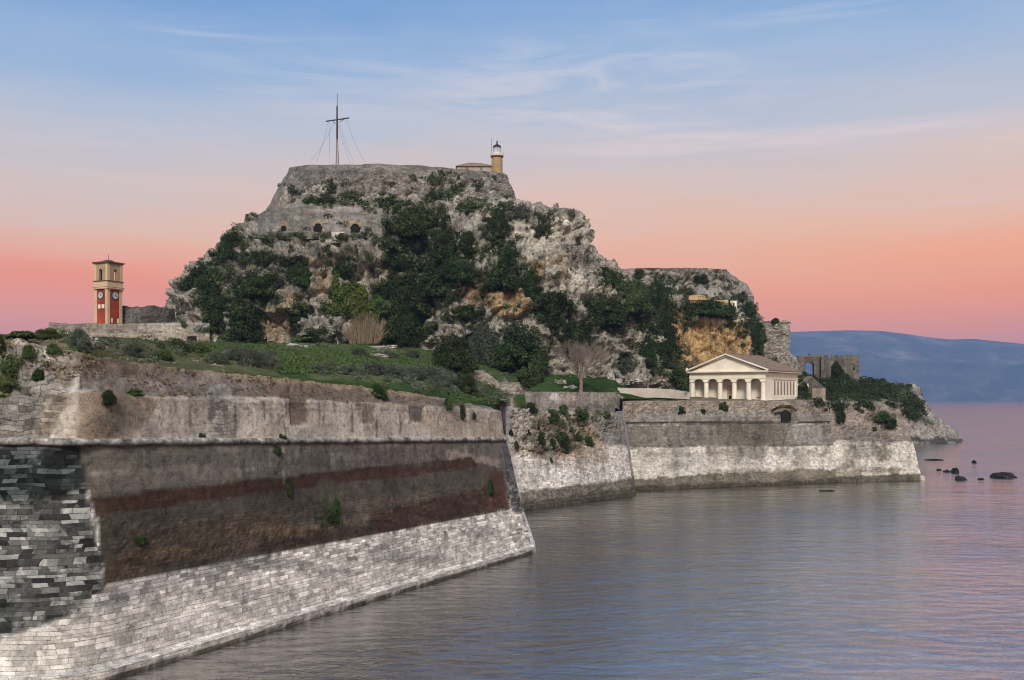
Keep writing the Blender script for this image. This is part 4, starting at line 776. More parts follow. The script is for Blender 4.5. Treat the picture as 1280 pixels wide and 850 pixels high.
L3 += [((952,558,3.3,13),(0.15,0.135,0.11),2,0.57),((807,536,2.5,15),(0.15,0.135,0.11),2,0.29),((914,541,1.0,8),(0.15,0.135,0.11),2,0.51),((900,536,1.1,14),(0.15,0.135,0.11),2,0.30),((951,533,3.4,5),(0.15,0.135,0.11),2,0.52),((1034,533,1.5,16),(0.15,0.135,0.11),2,0.44),((965,539,1.3,16),(0.15,0.135,0.11),2,0.38),((805,535,1.4,9),(0.15,0.135,0.11),2,0.54),((943,553,1.6,8),(0.15,0.135,0.11),2,0.54),((917,538,2.0,7),(0.15,0.135,0.11),2,0.34),((1029,551,3.1,5),(0.15,0.135,0.11),2,0.53),((889,537,2.0,13),(0.15,0.135,0.11),2,0.47),((1033,533,3.3,15),(0.15,0.135,0.11),2,0.37),((887,542,1.0,13),(0.15,0.135,0.11),2,0.53),((1010,532,1.3,11),(0.15,0.135,0.11),2,0.38),((836,542,2.2,8),(0.15,0.135,0.11),2,0.36),((843,533,2.7,8),(0.15,0.135,0.11),2,0.42),((976,535,2.2,9),(0.15,0.135,0.11),2,0.33),((945,549,2.5,7),(0.15,0.135,0.11),2,0.59),((956,548,3.0,6),(0.15,0.135,0.11),2,0.51),((1032,545,1.0,10),(0.15,0.135,0.11),2,0.30),((1006,538,3.3,12),(0.15,0.135,0.11),2,0.31),((927,566,2.7,10),(0.15,0.135,0.11),2,0.35),((899,535,3.0,11),(0.15,0.135,0.11),2,0.31),((1029,539,0.9,8),(0.15,0.135,0.11),2,0.52),((1012,539,2.6,12),(0.15,0.135,0.11),2,0.52),((889,546,3.0,8),(0.15,0.135,0.11),2,0.59),((975,551,2.5,11),(0.15,0.135,0.11),2,0.25),((933,541,1.5,8),(0.15,0.135,0.11),2,0.43),((964,539,2.5,13),(0.15,0.135,0.11),2,0.54),((885,562,2.0,9),(0.15,0.135,0.11),2,0.37),((835,540,3.0,15),(0.15,0.135,0.11),2,0.42),((969,557,1.9,12),(0.15,0.135,0.11),2,0.58),((926,551,2.4,14),(0.15,0.135,0.11),2,0.47),((976,532,2.3,12),(0.15,0.135,0.11),2,0.31),((985,538,0.8,10),(0.15,0.135,0.11),2,0.33),((813,535,3.4,10),(0.15,0.135,0.11),2,0.44),((901,544,2.4,11),(0.15,0.135,0.11),2,0.33),((1020,532,3.4,14),(0.15,0.135,0.11),2,0.55),((968,536,2.2,8),(0.15,0.135,0.11),2,0.35),((925,551,3.4,14),(0.15,0.135,0.11),2,0.40),((998,545,2.0,7),(0.15,0.135,0.11),2,0.38),((916,534,2.4,9),(0.15,0.135,0.11),2,0.56),((800,536,3.3,11),(0.15,0.135,0.11),2,0.36),((1014,543,1.9,7),(0.15,0.135,0.11),2,0.35),((1037,535,2.4,8),(0.15,0.135,0.11),2,0.59),((921,540,3.3,8),(0.15,0.135,0.11),2,0.58),((835,533,2.4,10),(0.15,0.135,0.11),2,0.35),((991,539,2.0,11),(0.15,0.135,0.11),2,0.34),((916,533,1.4,7),(0.15,0.135,0.11),2,0.60),((872,544,2.2,14),(0.15,0.135,0.11),2,0.56),((1018,532,1.5,11),(0.15,0.135,0.11),2,0.37),((872,543,1.7,12),(0.15,0.135,0.11),2,0.53),((832,532,2.0,15),(0.15,0.135,0.11),2,0.56),((933,532,2.4,13),(0.15,0.135,0.11),2,0.58),((958,549,2.0,13),(0.15,0.135,0.11),2,0.50),((1019,536,1.6,5),(0.15,0.135,0.11),2,0.52),((942,545,3.2,7),(0.15,0.135,0.11),2,0.42),((934,542,2.2,10),(0.15,0.135,0.11),2,0.44),((812,547,3.0,14),(0.15,0.135,0.11),2,0.48),((994,578,7.0,3),(0.3,0.285,0.25),2,0.36),((943,596,3.8,6),(0.3,0.285,0.25),2,0.41),((996,577,8.3,5),(0.3,0.285,0.25),2,0.34),((937,586,2.9,6),(0.3,0.285,0.25),2,0.59),((1006,565,3.7,5),(0.3,0.285,0.25),2,0.41),((971,588,6.0,4),(0.3,0.285,0.25),2,0.70),((944,569,8.3,5),(0.3,0.285,0.25),2,0.65),((847,582,8.1,5),(0.3,0.285,0.25),2,0.68),((955,567,3.2,5),(0.3,0.285,0.25),2,0.34),((1015,566,5.7,4),(0.3,0.285,0.25),2,0.60),((893,570,2.4,6),(0.3,0.285,0.25),2,0.59),((803,568,6.1,5),(0.3,0.285,0.25),2,0.58),((951,575,3.9,4),(0.3,0.285,0.25),2,0.72),((813,577,9.0,3),(0.3,0.285,0.25),2,0.49),((997,565,6.3,7),(0.3,0.285,0.25),2,0.49),((1003,590,4.2,4),(0.3,0.285,0.25),2,0.64),((1030,569,2.9,5),(0.3,0.285,0.25),2,0.63),((842,562,2.8,6),(0.3,0.285,0.25),2,0.38),((923,574,2.8,5),(0.3,0.285,0.25),2,0.67),((949,567,6.1,5),(0.3,0.285,0.25),2,0.60),((921,575,3.4,6),(0.3,0.285,0.25),2,0.71),((1025,575,2.9,6),(0.3,0.285,0.25),2,0.71),((978,565,5.3,5),(0.3,0.285,0.25),2,0.71),((845,583,1.6,6),(0.3,0.285,0.25),2,0.45)]
s3 = sea_wall('sea_wall', W3, T3, [0.0, .2, .4, .6, .8, .999], None, [501, 501, 501, 501, 501, 500], M_wall, (0.62,0.60,0.54), L3, 'long sea wall directly below the white temple church, from the buttressed corner to the recessed joint', rough=.12,
     disp=[([(770,529),(1050,527),(1050,530),(770,532)], -.35, 1), ([(770,520),(1050,518),(1050,526.5),(770,528.5)], .15, 1), ([(770,557),(1050,555),(1050,620),(770,620)], .22, 1.5), ([(966,528),(966,512),(975,508),(990,508),(996,514),(996,528)], -1.3, 1.2)],
     amp_rock=[([(780,505),(1050,503),(1050,516),(780,520)], .25, 6, 1.0)])
L4 = [([(1020,500),(1140,500),(1140,553),(1020,553)], (0.28,0.245,0.21), 4, 1), ([(1052,530),(1110,532),(1115,552),(1052,552)], (0.21,0.19,0.175), 4, .8), ([(1056,515),(1090,515),(1085,532),(1056,530)], (.34,.28,.25), 4, .7), ((1100,522,20,8), (0.07,0.065,0.04), 4, .8), ((1108,532,9,5), (0.06,0.055,0.04), 3, .8), ((1048,518,6,14), (0.08,0.07,0.05), 4, .9), ([(1045,551),(1145,549.5),(1145,551.5),(1045,553)], DARK, 1, .8),
      ((1080,565,30,8), (0.22,0.21,0.19), 5, .6), ((1105,588,20,5), (0.16,0.14,0.1), 4, .7), ((1060,590,18,10), (0.2,0.18,0.14), 4, .7), ([(1045,596),(1150,592),(1150,604),(1045,607)], ALG, 2, .9)]
L4 += [((1083,555,0.9,11),(0.2,0.18,0.15),2,0.34),((1105,557,0.9,7),(0.2,0.18,0.15),2,0.33),((1063,565,1.2,6),(0.2,0.18,0.15),2,0.56),((1136,562,0.9,6),(0.2,0.18,0.15),2,0.53),((1066,565,1.2,6),(0.2,0.18,0.15),2,0.64),((1070,570,1.5,5),(0.2,0.18,0.15),2,0.60),((1103,562,3.6,7),(0.2,0.18,0.15),2,0.43),((1105,559,1.8,5),(0.2,0.18,0.15),2,0.63),((1062,556,4.5,10),(0.2,0.18,0.15),2,0.42),((1138,552,1.4,7),(0.2,0.18,0.15),2,0.69),((1091,558,4.0,9),(0.2,0.18,0.15),2,0.67),((1082,574,2.8,10),(0.2,0.18,0.15),2,0.33),((1063,559,3.6,4),(0.2,0.18,0.15),2,0.59),((1110,570,1.9,7),(0.2,0.18,0.15),2,0.58),((1057,554,3.3,8),(0.2,0.18,0.15),2,0.39),((1079,565,2.4,11),(0.2,0.18,0.15),2,0.33),((1093,554,4.2,11),(0.2,0.18,0.15),2,0.42),((1090,557,4.8,5),(0.2,0.18,0.15),2,0.37),((1075,555,4.3,5),(0.2,0.18,0.15),2,0.42),((1067,569,3.1,12),(0.2,0.18,0.15),2,0.59),((1099,572,3.9,8),(0.2,0.18,0.15),2,0.67),((1136,574,2.4,7),(0.2,0.18,0.15),2,0.34),((1109,550,4.9,8),(0.2,0.18,0.15),2,0.35),((1106,554,1.4,5),(0.2,0.18,0.15),2,0.45),((1057,581,2.3,9),(0.2,0.18,0.15),2,0.70),((1106,554,4.4,12),(0.2,0.18,0.15),2,0.50)]
s4 = sea_wall('corner_bastion', W4, T4, [(0, .001), (0, .35), (0, .7), (1, 0.0), (1, .5), (1, .999)], None, [502, 502, 502, 503, 503, 503], M_wall, (0.60,0.58,0.52), L4, 'far corner of the sea wall ending in open water, with a sharp sloping edge', rough=.16,
     disp=[([(1045,551),(1150,550),(1160,610),(1045,620)], .3, 1)], amp_rock=[([(1050,500),(1135,500),(1135,550),(1050,550)], .25, 6, 1.2)])

# ---- arched embrasure in the sea wall under the church
nc = P(981, 519, on_plan(T3, 981, 519)[1]-0.9)
nb = MB()
ring = []
for k in range(9):
    a = math.pi*k/8; ring.append((math.cos(a)*2.9, math.sin(a)*1.0+.9))
ring2 = [(x*0.9, (z-.9)*0.8+.9) for x, z in ring]
for k in range(8): nb.extr([ring[k], ring[k+1], ring2[k+1], ring2[k]], nc, (1,0.42,0), (0,0,1), (-0.3,.8,0))
nb.build('arch_ring', mat_plain('tan_arch_stone', (0.30,0.235,0.155), .9, .4, 1.5), s3)
nb = MB(); nb.extr([(-.9,-1.6),(2.1,-1.6),(2.1,.5),(1.3,1.2),(0,1.4),(-.9,1.0)], (nc[0], nc[1]+.25, nc[2]), (1,.42,0), (0,0,1), (-.1,.3,0)); nb.build('arch_shade_panel', M_black, s3)  # solid dark slab, painted as the shade inside the arch

# ---- parapets on the sea walls
rock_wall('parapet_wall', [(662,490,on_plan(T2,662,500)[1]+2),(700,490,on_plan(T2,700,500)[1]+2),(735,490,on_plan(T2,735,500)[1]+2),(769,490.5,on_plan(T2,769,500)[1]+1.6)], 522, 1.4, M_small, (0.30,0.28,0.25),
    [((693,497,7,6), (0.62,0.6,0.57), 2, .9), ((716,497,10,6), (0.45,0.38,0.32), 3, .7), ((745,510,24,6), (0.15,0.15,0.13), 4, .8)], 'grey parapet wall of squared stone with a whitewashed patch, in front of the bare tree', 'wall')
rock_wall('ramp_wall', [(592,463,229),(604,463,230),(614,470,231),(625,476,232),(640,478,233),(660,478.5,235)], [520,522,524,526,528,530], 1.4, M_small, (0.33,0.30,0.26), [((645,505,20,8), (0.12,.12,.08), 4, .6)],
    'rubble ramp wall curving down behind the right end of the bastion', 'wall', rough=.15, amp=[((620,500,50,30), .25, 8, 1.2)])
rock_wall('garden_wall', [(772,484.5,266),(785,485,267),(820,485.5,271),(842,487,274),(862,490,279)], [495,497,497,498,499], .8, mat_plain('pale_render', (0.50,0.46,0.40), .9, .2, .6), (0.5,.46,.4), (), 'low pale rendered wall on the grass left of the church', 'wall', rough=.03)
rock_wall('retaining_wall', [(352,452,139),(372,454,140),(386,459,141),(405,462,142),(425,462,144),(444,464,146)], [466,468,472,474,476,478], 1.0, M_small, (0.36,0.34,0.31), [((385,460,8,6), DARK, 3, .6), ((420,464,24,5), (0.14,0.14,0.12), 4, .7)],
    'short grey retaining wall half buried in the grass bank above the bastion', 'wall', rough=.15, amp=[((400,462,60,20), .3, 6, 1.0)])

# ================================================================== THE FORTRESS ON TOP
kp_t = [(-1,0)]
def kp(px, py, D): return P(px, py, D)
kt = [(362,210,312),(368,208.5,303),(386,206.5,297),(420,205.5,294),(470,204.5,293),(520,206.5,293),(575,210.5,294),(600,213.5,295),(629,216,300)]
kb = [(333,262,306),(345,262,298),(368,262,291),(415,262,287.5),(470,263,287),(525,264,287.5),(585,264,289),(620,262,291),(647,258,298)]
kf = [P(*p) for p in kb]; kq = [P(*p) for p in kt]
km = [tuple(np.array(a)*.22+np.array(b)*.78) for a, b in zip(kf, kq)]; km2 = [(p[0], p[1]+.5, p[2]+.1) for p in km]
back = [[(kf[-1][0]+1, 345, kf[-1][2]), (kf[0][0]-1, 345, kf[0][2])], ]
rowsK = [kf, [tuple(np.array(a)*.6+np.array(b)*.4) for a, b in zip(kf, kq)], km, km2, [(p[0], p[1]+.5, p[2]) for p in kq]]
bk_ = [[(r[-1][0]-0.5, 338, r[-1][2]), (r[0][0]+0.5, 338, r[0][2]), r[0]] for r in rowsK]
rowsK = [list(r)+b for r, b in zip(rowsK, bk_)]
cxk = np.mean([p[:2] for p in rowsK[-1]], 0); zt = rowsK[-1][4][2]
rowsK.append([((p[0]-cxk[0])*.96+cxk[0], (p[1]-cxk[1])*.96+cxk[1], p[2]) for p in rowsK[-1]])
rowsK.append([((p[0]-cxk[0])*.94+cxk[0], (p[1]-cxk[1])*.94+cxk[1], p[2]-1.5) for p in rowsK[-2]])
rowsK.append([(cxk[0]+(p[0]-cxk[0])*.02, cxk[1]+(p[1]-cxk[1])*.02, zt-1.5) for p in rowsK[-3]])
KL = veg_layers([v for v in VEG if v[1] < 262])+[([(345,262),(362,212),(392,212),(372,262)], (0.19,0.175,0.16), 4, .9), ([(360,206),(500,203),(628,213),(628,219),(500,211),(360,214)], (0.20,0.18,0.165), 2, .9), ((395,238,16,8), (0.42,0.40,0.36), 4, .8),
    ((480,238,24,18), (0.30,0.285,0.26), 5, .6), ((500,228,30,8), (0.22,0.19,0.16), 6, .6), ((600,240,22,20), (0.36,0.34,0.31), 5, .7), ((540,225,40,12), (0.3,0.28,0.25), 6, .5), ([(606,215),(625,245),(630,262),(618,245)], DARK, 2, .6), ((440,216,50,3), DARK, 2, .5), ((403,218,4,4), DARK, 2, .6)]
keep = sheet('hilltop_fort_wall', np.array(rowsK), .55, .5, M_rubble, (0.215,0.20,0.18), KL, rough=.2, rs=3,
    amp_rock=[([(372,225),(600,222),(628,262),(400,262)], 1.1, 14, 2.2), ([(400,220),(640,216),(650,262),(390,262)], .4, 6, .9)], disp=[([(362,206),(640,215),(640,222),(362,213)], .15, 1), ([(604,218),(632,218),(650,262),(625,262)], .7, 3)])
tag(keep, 'high fortress wall crowning the rock hill, sloping rubble sides below a thin dark parapet', 'fortress wall')
# casemate wall with three arched openings
cm_ = [(322,269,282),(331,263.5,275),(352,260,271),(385,258.2,269),(420,257.6,268.5),(455,258.5,269),(478,260,270),(486,266,273)]
cmb = [297,298,299,299,298,298,297,296]
def archpoly(px, py, w_, h_): return [(px-w_/2, py+h_/2), (px-w_/2, py-h_*.1), (px-w_*.3, py-h_*.42), (px, py-h_/2), (px+w_*.3, py-h_*.42), (px+w_/2, py-h_*.1), (px+w_/2, py+h_/2)]
arch = [(354.5, 285, 6, 6), (397.5, 284, 9, 10), (444, 284.5, 10, 10)]
cw = rock_wall('casemate_wall', cm_, cmb, 9.0, M_wall, (0.225,0.215,0.20), [((430,262,60,3), (0.38,0.36,0.33), 2, .6), ((345,285,18,6), (0.38,.35,.31), 4, .5), ((440,275,20,10), (0.22,.21,.2), 5, .6)]+[((a[0]-1, a[1]-5, a[2]*.8, 3), (0.42,0.30,0.16), 1.5, .8) for a in arch],
    'curved wall with three small arched openings below the hilltop fort', 'fortress wall', rough=.08, dv=.35, du=.35, disp=[(archpoly(*a), -2.2, .8) for a in arch])
for a in arch:
    m = MB(); r = cast(a[0], a[1]-a[3]*.5-3); D = 275.5 if r is None else r[0].y-0.1
    u = D/F; c_ = P(a[0], a[1], D-.22)
    poly = [(-a[2]/2*u, -a[3]/2*u), (a[2]/2*u, -a[3]/2*u), (a[2]/2*u, a[3]*.1*u), (a[2]*.3*u, a[3]*.42*u), (0, a[3]*.5*u), (-a[2]*.3*u, a[3]*.42*u), (-a[2]/2*u, a[3]*.1*u)]
    m.extr(poly, c_, (1,0,0), (0,0,1), (0,1.0,0)); m.build('arch_shade_panel', M_black, cw)  # panel set proud of the wall, painted as the shade of an opening
    rr = MB(); y0 = D-0.5
    for k in range(6):
        t0, t1 = math.pi*k/6, math.pi*(k+1)/6; f = lambda an, q: (math.cos(an)*a[2]*.5*u*q, math.sin(an)*a[3]*.42*u*q+a[3]*.08*u)
        rr.extr([f(t0, 1.0), f(t0, 1.4), f(t1, 1.4), f(t1, 1.0)], (P(a[0], a[1], y0)), (1,0,0), (0,0,1), (0,.5,0))
    rr.build('arch_ring', bpy.data.materials['tan_arch_stone'], cw)
rock_wall('masonry_patch', [(407,290,265.5),(418,290,265),(430,290,265.5)], [303,304,303], 6, mat_masonry('pale_ashlar', 1.3, .6, .15, .7), (0.50,0.48,0.44), label='pale squared masonry patch set in the cliff under the casemate wall', cat='masonry', rough=.05)

# east hill fort walls
rock_wall('upper_fort_wall', [(773,343,362),(775,336,359),(805,335,356),(850,334.8,353),(890,335.5,352),(908,336.5,353),(914,352,352),(918,368,351)], [356,360,364,372,380,384,386,386], 12, M_rubble, (0.30,0.28,0.25),
    veg_layers(VEG2)+[([(773,334),(800,334),(800,348),(773,348)], (0.30,0.26,0.235), 2, .9), ([(773,334),(912,334),(912,337),(773,337)], (0.2,0.16,0.13), 1, .9)], 'ruined flat topped fort wall on the lower hill above the church', 'fortress wall', rough=.2, amp=[([(800,337),(918,338),(925,372),(800,372)], .8, 6, 1.7)])
rock_wall('tower_wall', [(936,404,346),(952,401.5,340),(970,401.5,337),(985,401,336),(988.5,402,337)], [470,478,482,482,482], 5, M_rubble, (0.32,0.29,0.25), veg_layers(VEG2)+[((975,430,14,20), (0.3,0.27,0.24), 6, .5)], 'tall rubble stone tower wall rising behind the roof of the church', 'tower', rough=.25, amp=[([(930,400),(1000,400),(1010,480),(930,480)], .45, 4, 1.3)])
rock_wall('terrace_ruin', [(828,367.5,347),(842,367,346.5),(854,368.5,346)], [374,374,374], 1.5, M_small, (.42,.4,.37), label='small pale wall fragment on the lower hill left of the yellow house', cat='ruined wall', rough=.1)
# ================================================================== BUILDINGS
def onhill_(px, py, default=340):
    r = cast(px, py); return r[0].y if r else default
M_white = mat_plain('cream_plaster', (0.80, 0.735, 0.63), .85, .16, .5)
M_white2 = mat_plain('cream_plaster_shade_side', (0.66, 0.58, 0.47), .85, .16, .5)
M_tile, t = newmat('weathered_roof_tiles'); co = obj_co(t)
wv = t.new('ShaderNodeTexWave', {'Vector': co, 'Scale': 0.9, 'Distortion': 0.6}, bands_direction='Y').outputs[1]
n1 = t.noise(co, 0.8, 6, .7)
f = t.ramp(n1, [(.3, (0.17, 0.12, 0.085, 1)), (.55, (0.28, 0.205, 0.15, 1)), (.7, (0.36, 0.27, 0.2, 1))]); f = t.mix(.5, f, t.ramp(wv, [(0, g(.6)), (1, g(1.15))]), 'MULTIPLY')
finish(M_tile, t, f, .9, t.math('ADD', wv, n1), .8, .12)
M_door = mat_plain('door_wood', (0.16, 0.10, 0.06), .7, .3)
M_ochre = mat_plain('ochre_plaster', (0.50, 0.36, 0.20), .9, .22, .5)
M_slit = mat_plain('window_shutter', (0.20, 0.17, 0.13), .8, .3)

# ---- church with temple front
beta = math.radians(35); z0 = H+(HORIZ-500.2)/F*290
cr = Vector((X(956.5, 290), 290, z0)); Wd = 23.9; Lg = 27.8
ch = empty('church', cr, 'cream church like a Greek temple with six front columns, on the sea wall', 'church', rz=-beta)
# local frame: x from right front corner towards the right = +x ; building spans x in [-Wd, 0], y in [0, Lg]
HE = 8.3; AP = 13.9
def chb(mb, name, mat, par=ch, sm=False): return mb.build(name, mat, par, sm)
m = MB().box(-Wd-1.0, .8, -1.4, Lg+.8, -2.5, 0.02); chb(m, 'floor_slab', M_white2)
m = MB()                       # nave walls with a porch recess on the front
m.box(-Wd+.3, -.3, 3.6, 4.1, 0.02, HE-.1).box(-Wd+.0, -Wd+.6, 4.1, Lg, 0.02, HE-.1).box(-Wd+.6, -.6, Lg-.6, Lg, 0.02, HE-.1)
sidep = [(3.6, 8.3), ]
# right side wall built around a long shallow panel with seven slots
y1, y2, z1, z2 = 6.2, 26.3, 1.2, 6.2
m.box(-.55, 0, 0.0, y1, .02, HE-.1).box(-.55, 0, y2, Lg, .02, HE-.1).box(-.55, 0, y1, y2, .02, z1).box(-.55, 0, y1, y2, z2, HE-.1)
m.box(-.75, -.22, y1, y2, z1, z2); m.box(-Wd, -Wd+.6, 0.0, 4.1, 0.02, HE-.1)
chb(m, 'wall', M_white)
for k in range(7):
    yy = y1+1.5+k*2.75
    w_ = chb(MB().box(-.23, -.16, yy, yy+1.05, z1+.35, z2-.55), 'window', M_slit)
    mm = MB()
    for j in range(5): mm.box(-.17, -.12, yy+.08, yy+.97, z1+.6+j*.8, z1+1.05+j*.8)
    chb(mm, 'shutter', mat_plain('shutter_slats', (0.33, 0.29, 0.23), .8, .2) if k == 0 else bpy.data.materials['shutter_slats'], w_)
m = MB()                       # the entablature on the columns with slight arches between them
m.box(-Wd-.05, .05, -.15, .95, 6.35, HE)
cs = [-Wd+.75+i*(Wd-1.5)/5 for i in range(6)]
for a, b in zip(cs[:-1], cs[1:]):
    L_, R__ = a+.62, b-.62; n = 7; pts = [(L_, 6.36)]
    for i in range(n+1):
        q = i/n; pts.append((L_+(R__-L_)*q, 5.55+.75*math.sin(math.pi*min(max(q, 0), 1))**.45))
    pts.append((R__, 6.36)); m.extr(pts, (0, -.05, 0), (1,0,0), (0,0,1), (0, .9, 0))
for cxx in cs: m.box(cxx-.621, cxx+.621, -.06, .86, 5.625, 6.345)
chb(m, 'entablature', M_white)
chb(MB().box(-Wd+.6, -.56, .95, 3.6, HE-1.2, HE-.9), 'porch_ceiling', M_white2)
for cxx in cs:
    c_ = MB(); c_.lathe([(.86,0.02),(.86,.18),(.80,.2),(.76,2.4),(.68,5.2),(.7,5.22),(.82,5.4)], 18, (cxx, .42)); c_.box(cxx-.78, cxx+.78, -.34, 1.18, 5.4, 5.62)
    chb(c_, 'column', M_white)
d_ = chb(MB().box(-Wd/2-1.3, -Wd/2+1.3, 3.5, 3.58, 0.02, 4.6), 'door', M_ochre); chb(MB().box(-Wd/2-.7, -Wd/2+.7, 3.42, 3.5, .02, 1.3), 'door_shade_panel', M_black, d_)  # dark plate on the door, doorway shade put into its colour
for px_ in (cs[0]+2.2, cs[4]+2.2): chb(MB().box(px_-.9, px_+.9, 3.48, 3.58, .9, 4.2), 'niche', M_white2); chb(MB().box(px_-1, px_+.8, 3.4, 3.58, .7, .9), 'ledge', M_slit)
# cornice, pediment, raking mouldings
e_ = 1.1; xl, xr, xm = -Wd-e_, e_, -Wd/2
m = MB().box(xl, xr, -e_, .4, HE, HE+.35).box(-.35, xr-.02, .4, Lg+e_, HE+.002, HE+.33).box(xl+.02, -Wd+.35, .4, Lg+e_, HE+.002, HE+.33).box(xl+.4, xr-.4, -e_+.35, .3, HE-.28, HE-.002)
chb(m, 'cornice', M_white)
m = MB(); m.extr([(-Wd+.3, HE+.35), (-.3, HE+.35), (xm, AP-.75)], (0, .0, 0), (1,0,0), (0,0,1), (0, .5, 0)); chb(m, 'pediment', M_white)
m = MB()
for sx, ex in ((xl, xm), (xr, xm)):
    for y_, th, of in ((-e_+.03, .42, .0), (-.55, .35, -.45)):
        m.extr([(sx, HE+.36+of*.2+.0), (ex, AP-.42+of+.0), (ex, AP-.42+of+th), (sx, HE+.36+th*.8+of*.2)], (0, y_, 0), (1,0,0), (0,0,1), (0, 1.05 if y_ < -1 else .56, 0))
chb(m, 'raking_cornice', M_white)
m = MB()
sl = [(xl-.15, HE+.55), (xm, AP+.12), (xr+.15, HE+.55), (xr+.15, HE+.38), (xm, AP-.1), (xl-.15, HE+.38)]
m.extr([sl[0], sl[1], sl[4], sl[5]], (0, -e_+.4, 0), (1,0,0), (0,0,1), (0, Lg+2*e_-.6, 0)); m.extr([sl[1], sl[2], sl[3], sl[4]], (0, -e_+.4, 0), (1,0,0), (0,0,1), (0, Lg+2*e_-.6, 0))
rf = chb(m, 'roof', M_tile)
m = MB().tube([(xm, -e_+.2, AP+.12), (xm, Lg+e_, AP+.12)], .22, 6); chb(m, 'ridge', M_tile, rf)
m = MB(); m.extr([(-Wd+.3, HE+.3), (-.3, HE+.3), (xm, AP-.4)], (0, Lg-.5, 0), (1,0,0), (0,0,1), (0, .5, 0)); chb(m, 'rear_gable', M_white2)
for xx, yy, hh in ((xl+.4, -.8, .9),):
    chb(MB().extr([(-.5,0),(.5,0),(.35,.5),(0,.85),(-.3,.5)], (xx, yy, HE+.7), (1,0,0), (0,0,1), (0,.5,0)), 'corner_ornament', M_white)

# ---- clock tower
tc0 = P(134.5, 403, 255); s_ = 4.75; u_ = 255/F
al = math.radians(63)
ct = empty('clock_tower', (tc0[0], tc0[1], tc0[2]-1.0), 'slender red and cream clock tower with an open belfry, standing on the long terrace wall', 'clock tower', rz=al)
# local: the near corner is the origin, right face runs along +x, left face along +y
M_red = mat_plain('red_plaster', (0.33, 0.06, 0.03), .9, .45, .5); M_cream = mat_plain('cream_stone', (0.58, 0.42, 0.27), .9, .2, .6); M_tan = mat_plain('belfry_stone', (0.36, 0.27, 0.17), .9, .25, .6); M_dk = mat_plain('dark_moulding', (0.13, 0.09, 0.06), .9, .3)
hb = 1+43*u_; h2 = 1+52*u_; hr = 1+75.5*u_
def tb(mb, n, mat, par=ct): return mb.build(n, mat, par)
tb(MB().box(.12, s_-.12, .12, s_-.12, 0, hb), 'shaft', M_red)
for i, j in ((0,0),(1,0),(0,1),(1,1)):
    x_, y_ = i*(s_-.85), j*(s_-.85); tb(MB().box(x_, x_+.85, y_, y_+.85, 0, hb-.05).box(x_-.08, x_+.93, y_-.08, y_+.93, hb-.5, hb-.12), 'corner_pilaster', M_cream)
tb(MB().box(-.36, s_+.36, -.36, s_+.36, hb, hb+.28).box(-.3, s_+.3, -.3, s_+.3, hb-.14, hb-.002), 'lower_cornice', M_cream)
tb(MB().box(-.38, s_+.38, -.38, s_+.38, hb+.282, hb+.36), 'lower_cornice_lead', M_dk)
tb(MB().box(-.12, s_+.12, -.12, s_+.12, hb+.36, h2), 'parapet_band', M_cream)
tb(MB().box(-.28, s_+.28, -.28, s_+.28, h2, h2+.2), 'belfry_sill', M_dk)
# belfry: four faces each with an arched opening
bel = MB(); hB = hr-h2-.2; wA = 1.15
face = []
def archface(mb, o, u, n):
    a0, a1 = s_/2-wA/2+.15, s_/2+wA/2+.15; hs = hB*.52
    arc = [(s_/2+.15+math.cos(t)*wA/2, hs+math.sin(t)*wA/2) for t in np.linspace(math.pi, 0, 9)]
    mb.extr([(0,0),(a0,0),(a0,hB),(0,hB)], o, u, (0,0,1), n); mb.extr([(a1,0),(s_,0),(s_,hB),(a1,hB)], o, u, (0,0,1), n)
    for p, q in zip(arc[:-1], arc[1:]): mb.extr([p, q, (q[0], hB), (p[0], hB)], o, u, (0,0,1), n)
archface(bel, (0,0,h2+.2), (1,0,0), (0,.55,0)); archface(bel, (0,s_-.55,h2+.2), (1,0,0), (0,.55,0))
archface(bel, (0,0.001,h2+.2), (0,.999,0), (.55,0,0)); archface(bel, (s_-.55,0.001,h2+.2), (0,.999,0), (.55,0,0))
tb(bel, 'belfry', M_tan)
for i, j in ((0,0),(1,0),(0,1),(1,1)):
    x_, y_ = i*(s_-.7), j*(s_-.7); tb(MB().box(x_-.06, x_+.76, y_-.06, y_+.76, h2+.2, hr-.05), 'belfry_pier', M_cream)
tb(MB().box(-.42, s_+.42, -.42, s_+.42, hr, hr+.24).box(-.35, s_+.35, -.35, s_+.35, hr-.18, hr-.002), 'roof_slab', M_dk)
tb(MB().lathe([(1.7,hr+.24),(1.6,hr+.45),(1.2,hr+.75),(.6,hr+.95),(.1,hr+1.0)], 16, (s_/2, s_/2)), 'dome', M_dk)
tb(MB().tube([(s_/2,s_/2,hr+.9),(s_/2,s_/2,hr+2.4)], .05, 5), 'lightning_rod', M_dk)
bell = MB().lathe([(.42,hr-2.6),(.3,hr-2.1),(.22,hr-1.8),(.05,hr-1.7)], 12, (s_/2, s_/2)).tube([(s_/2,s_/2,hr-1.75),(s_/2,s_/2,hr)], .04, 5); tb(bell, 'bell', M_dk)
M_glass = mat_plain('clock_glass', (0.42, 0.50, 0.56), .25, .25, 1.5, .02, .6)
M_iron = mat_plain('dark_iron', (0.02, 0.02, 0.022), .6, .3)
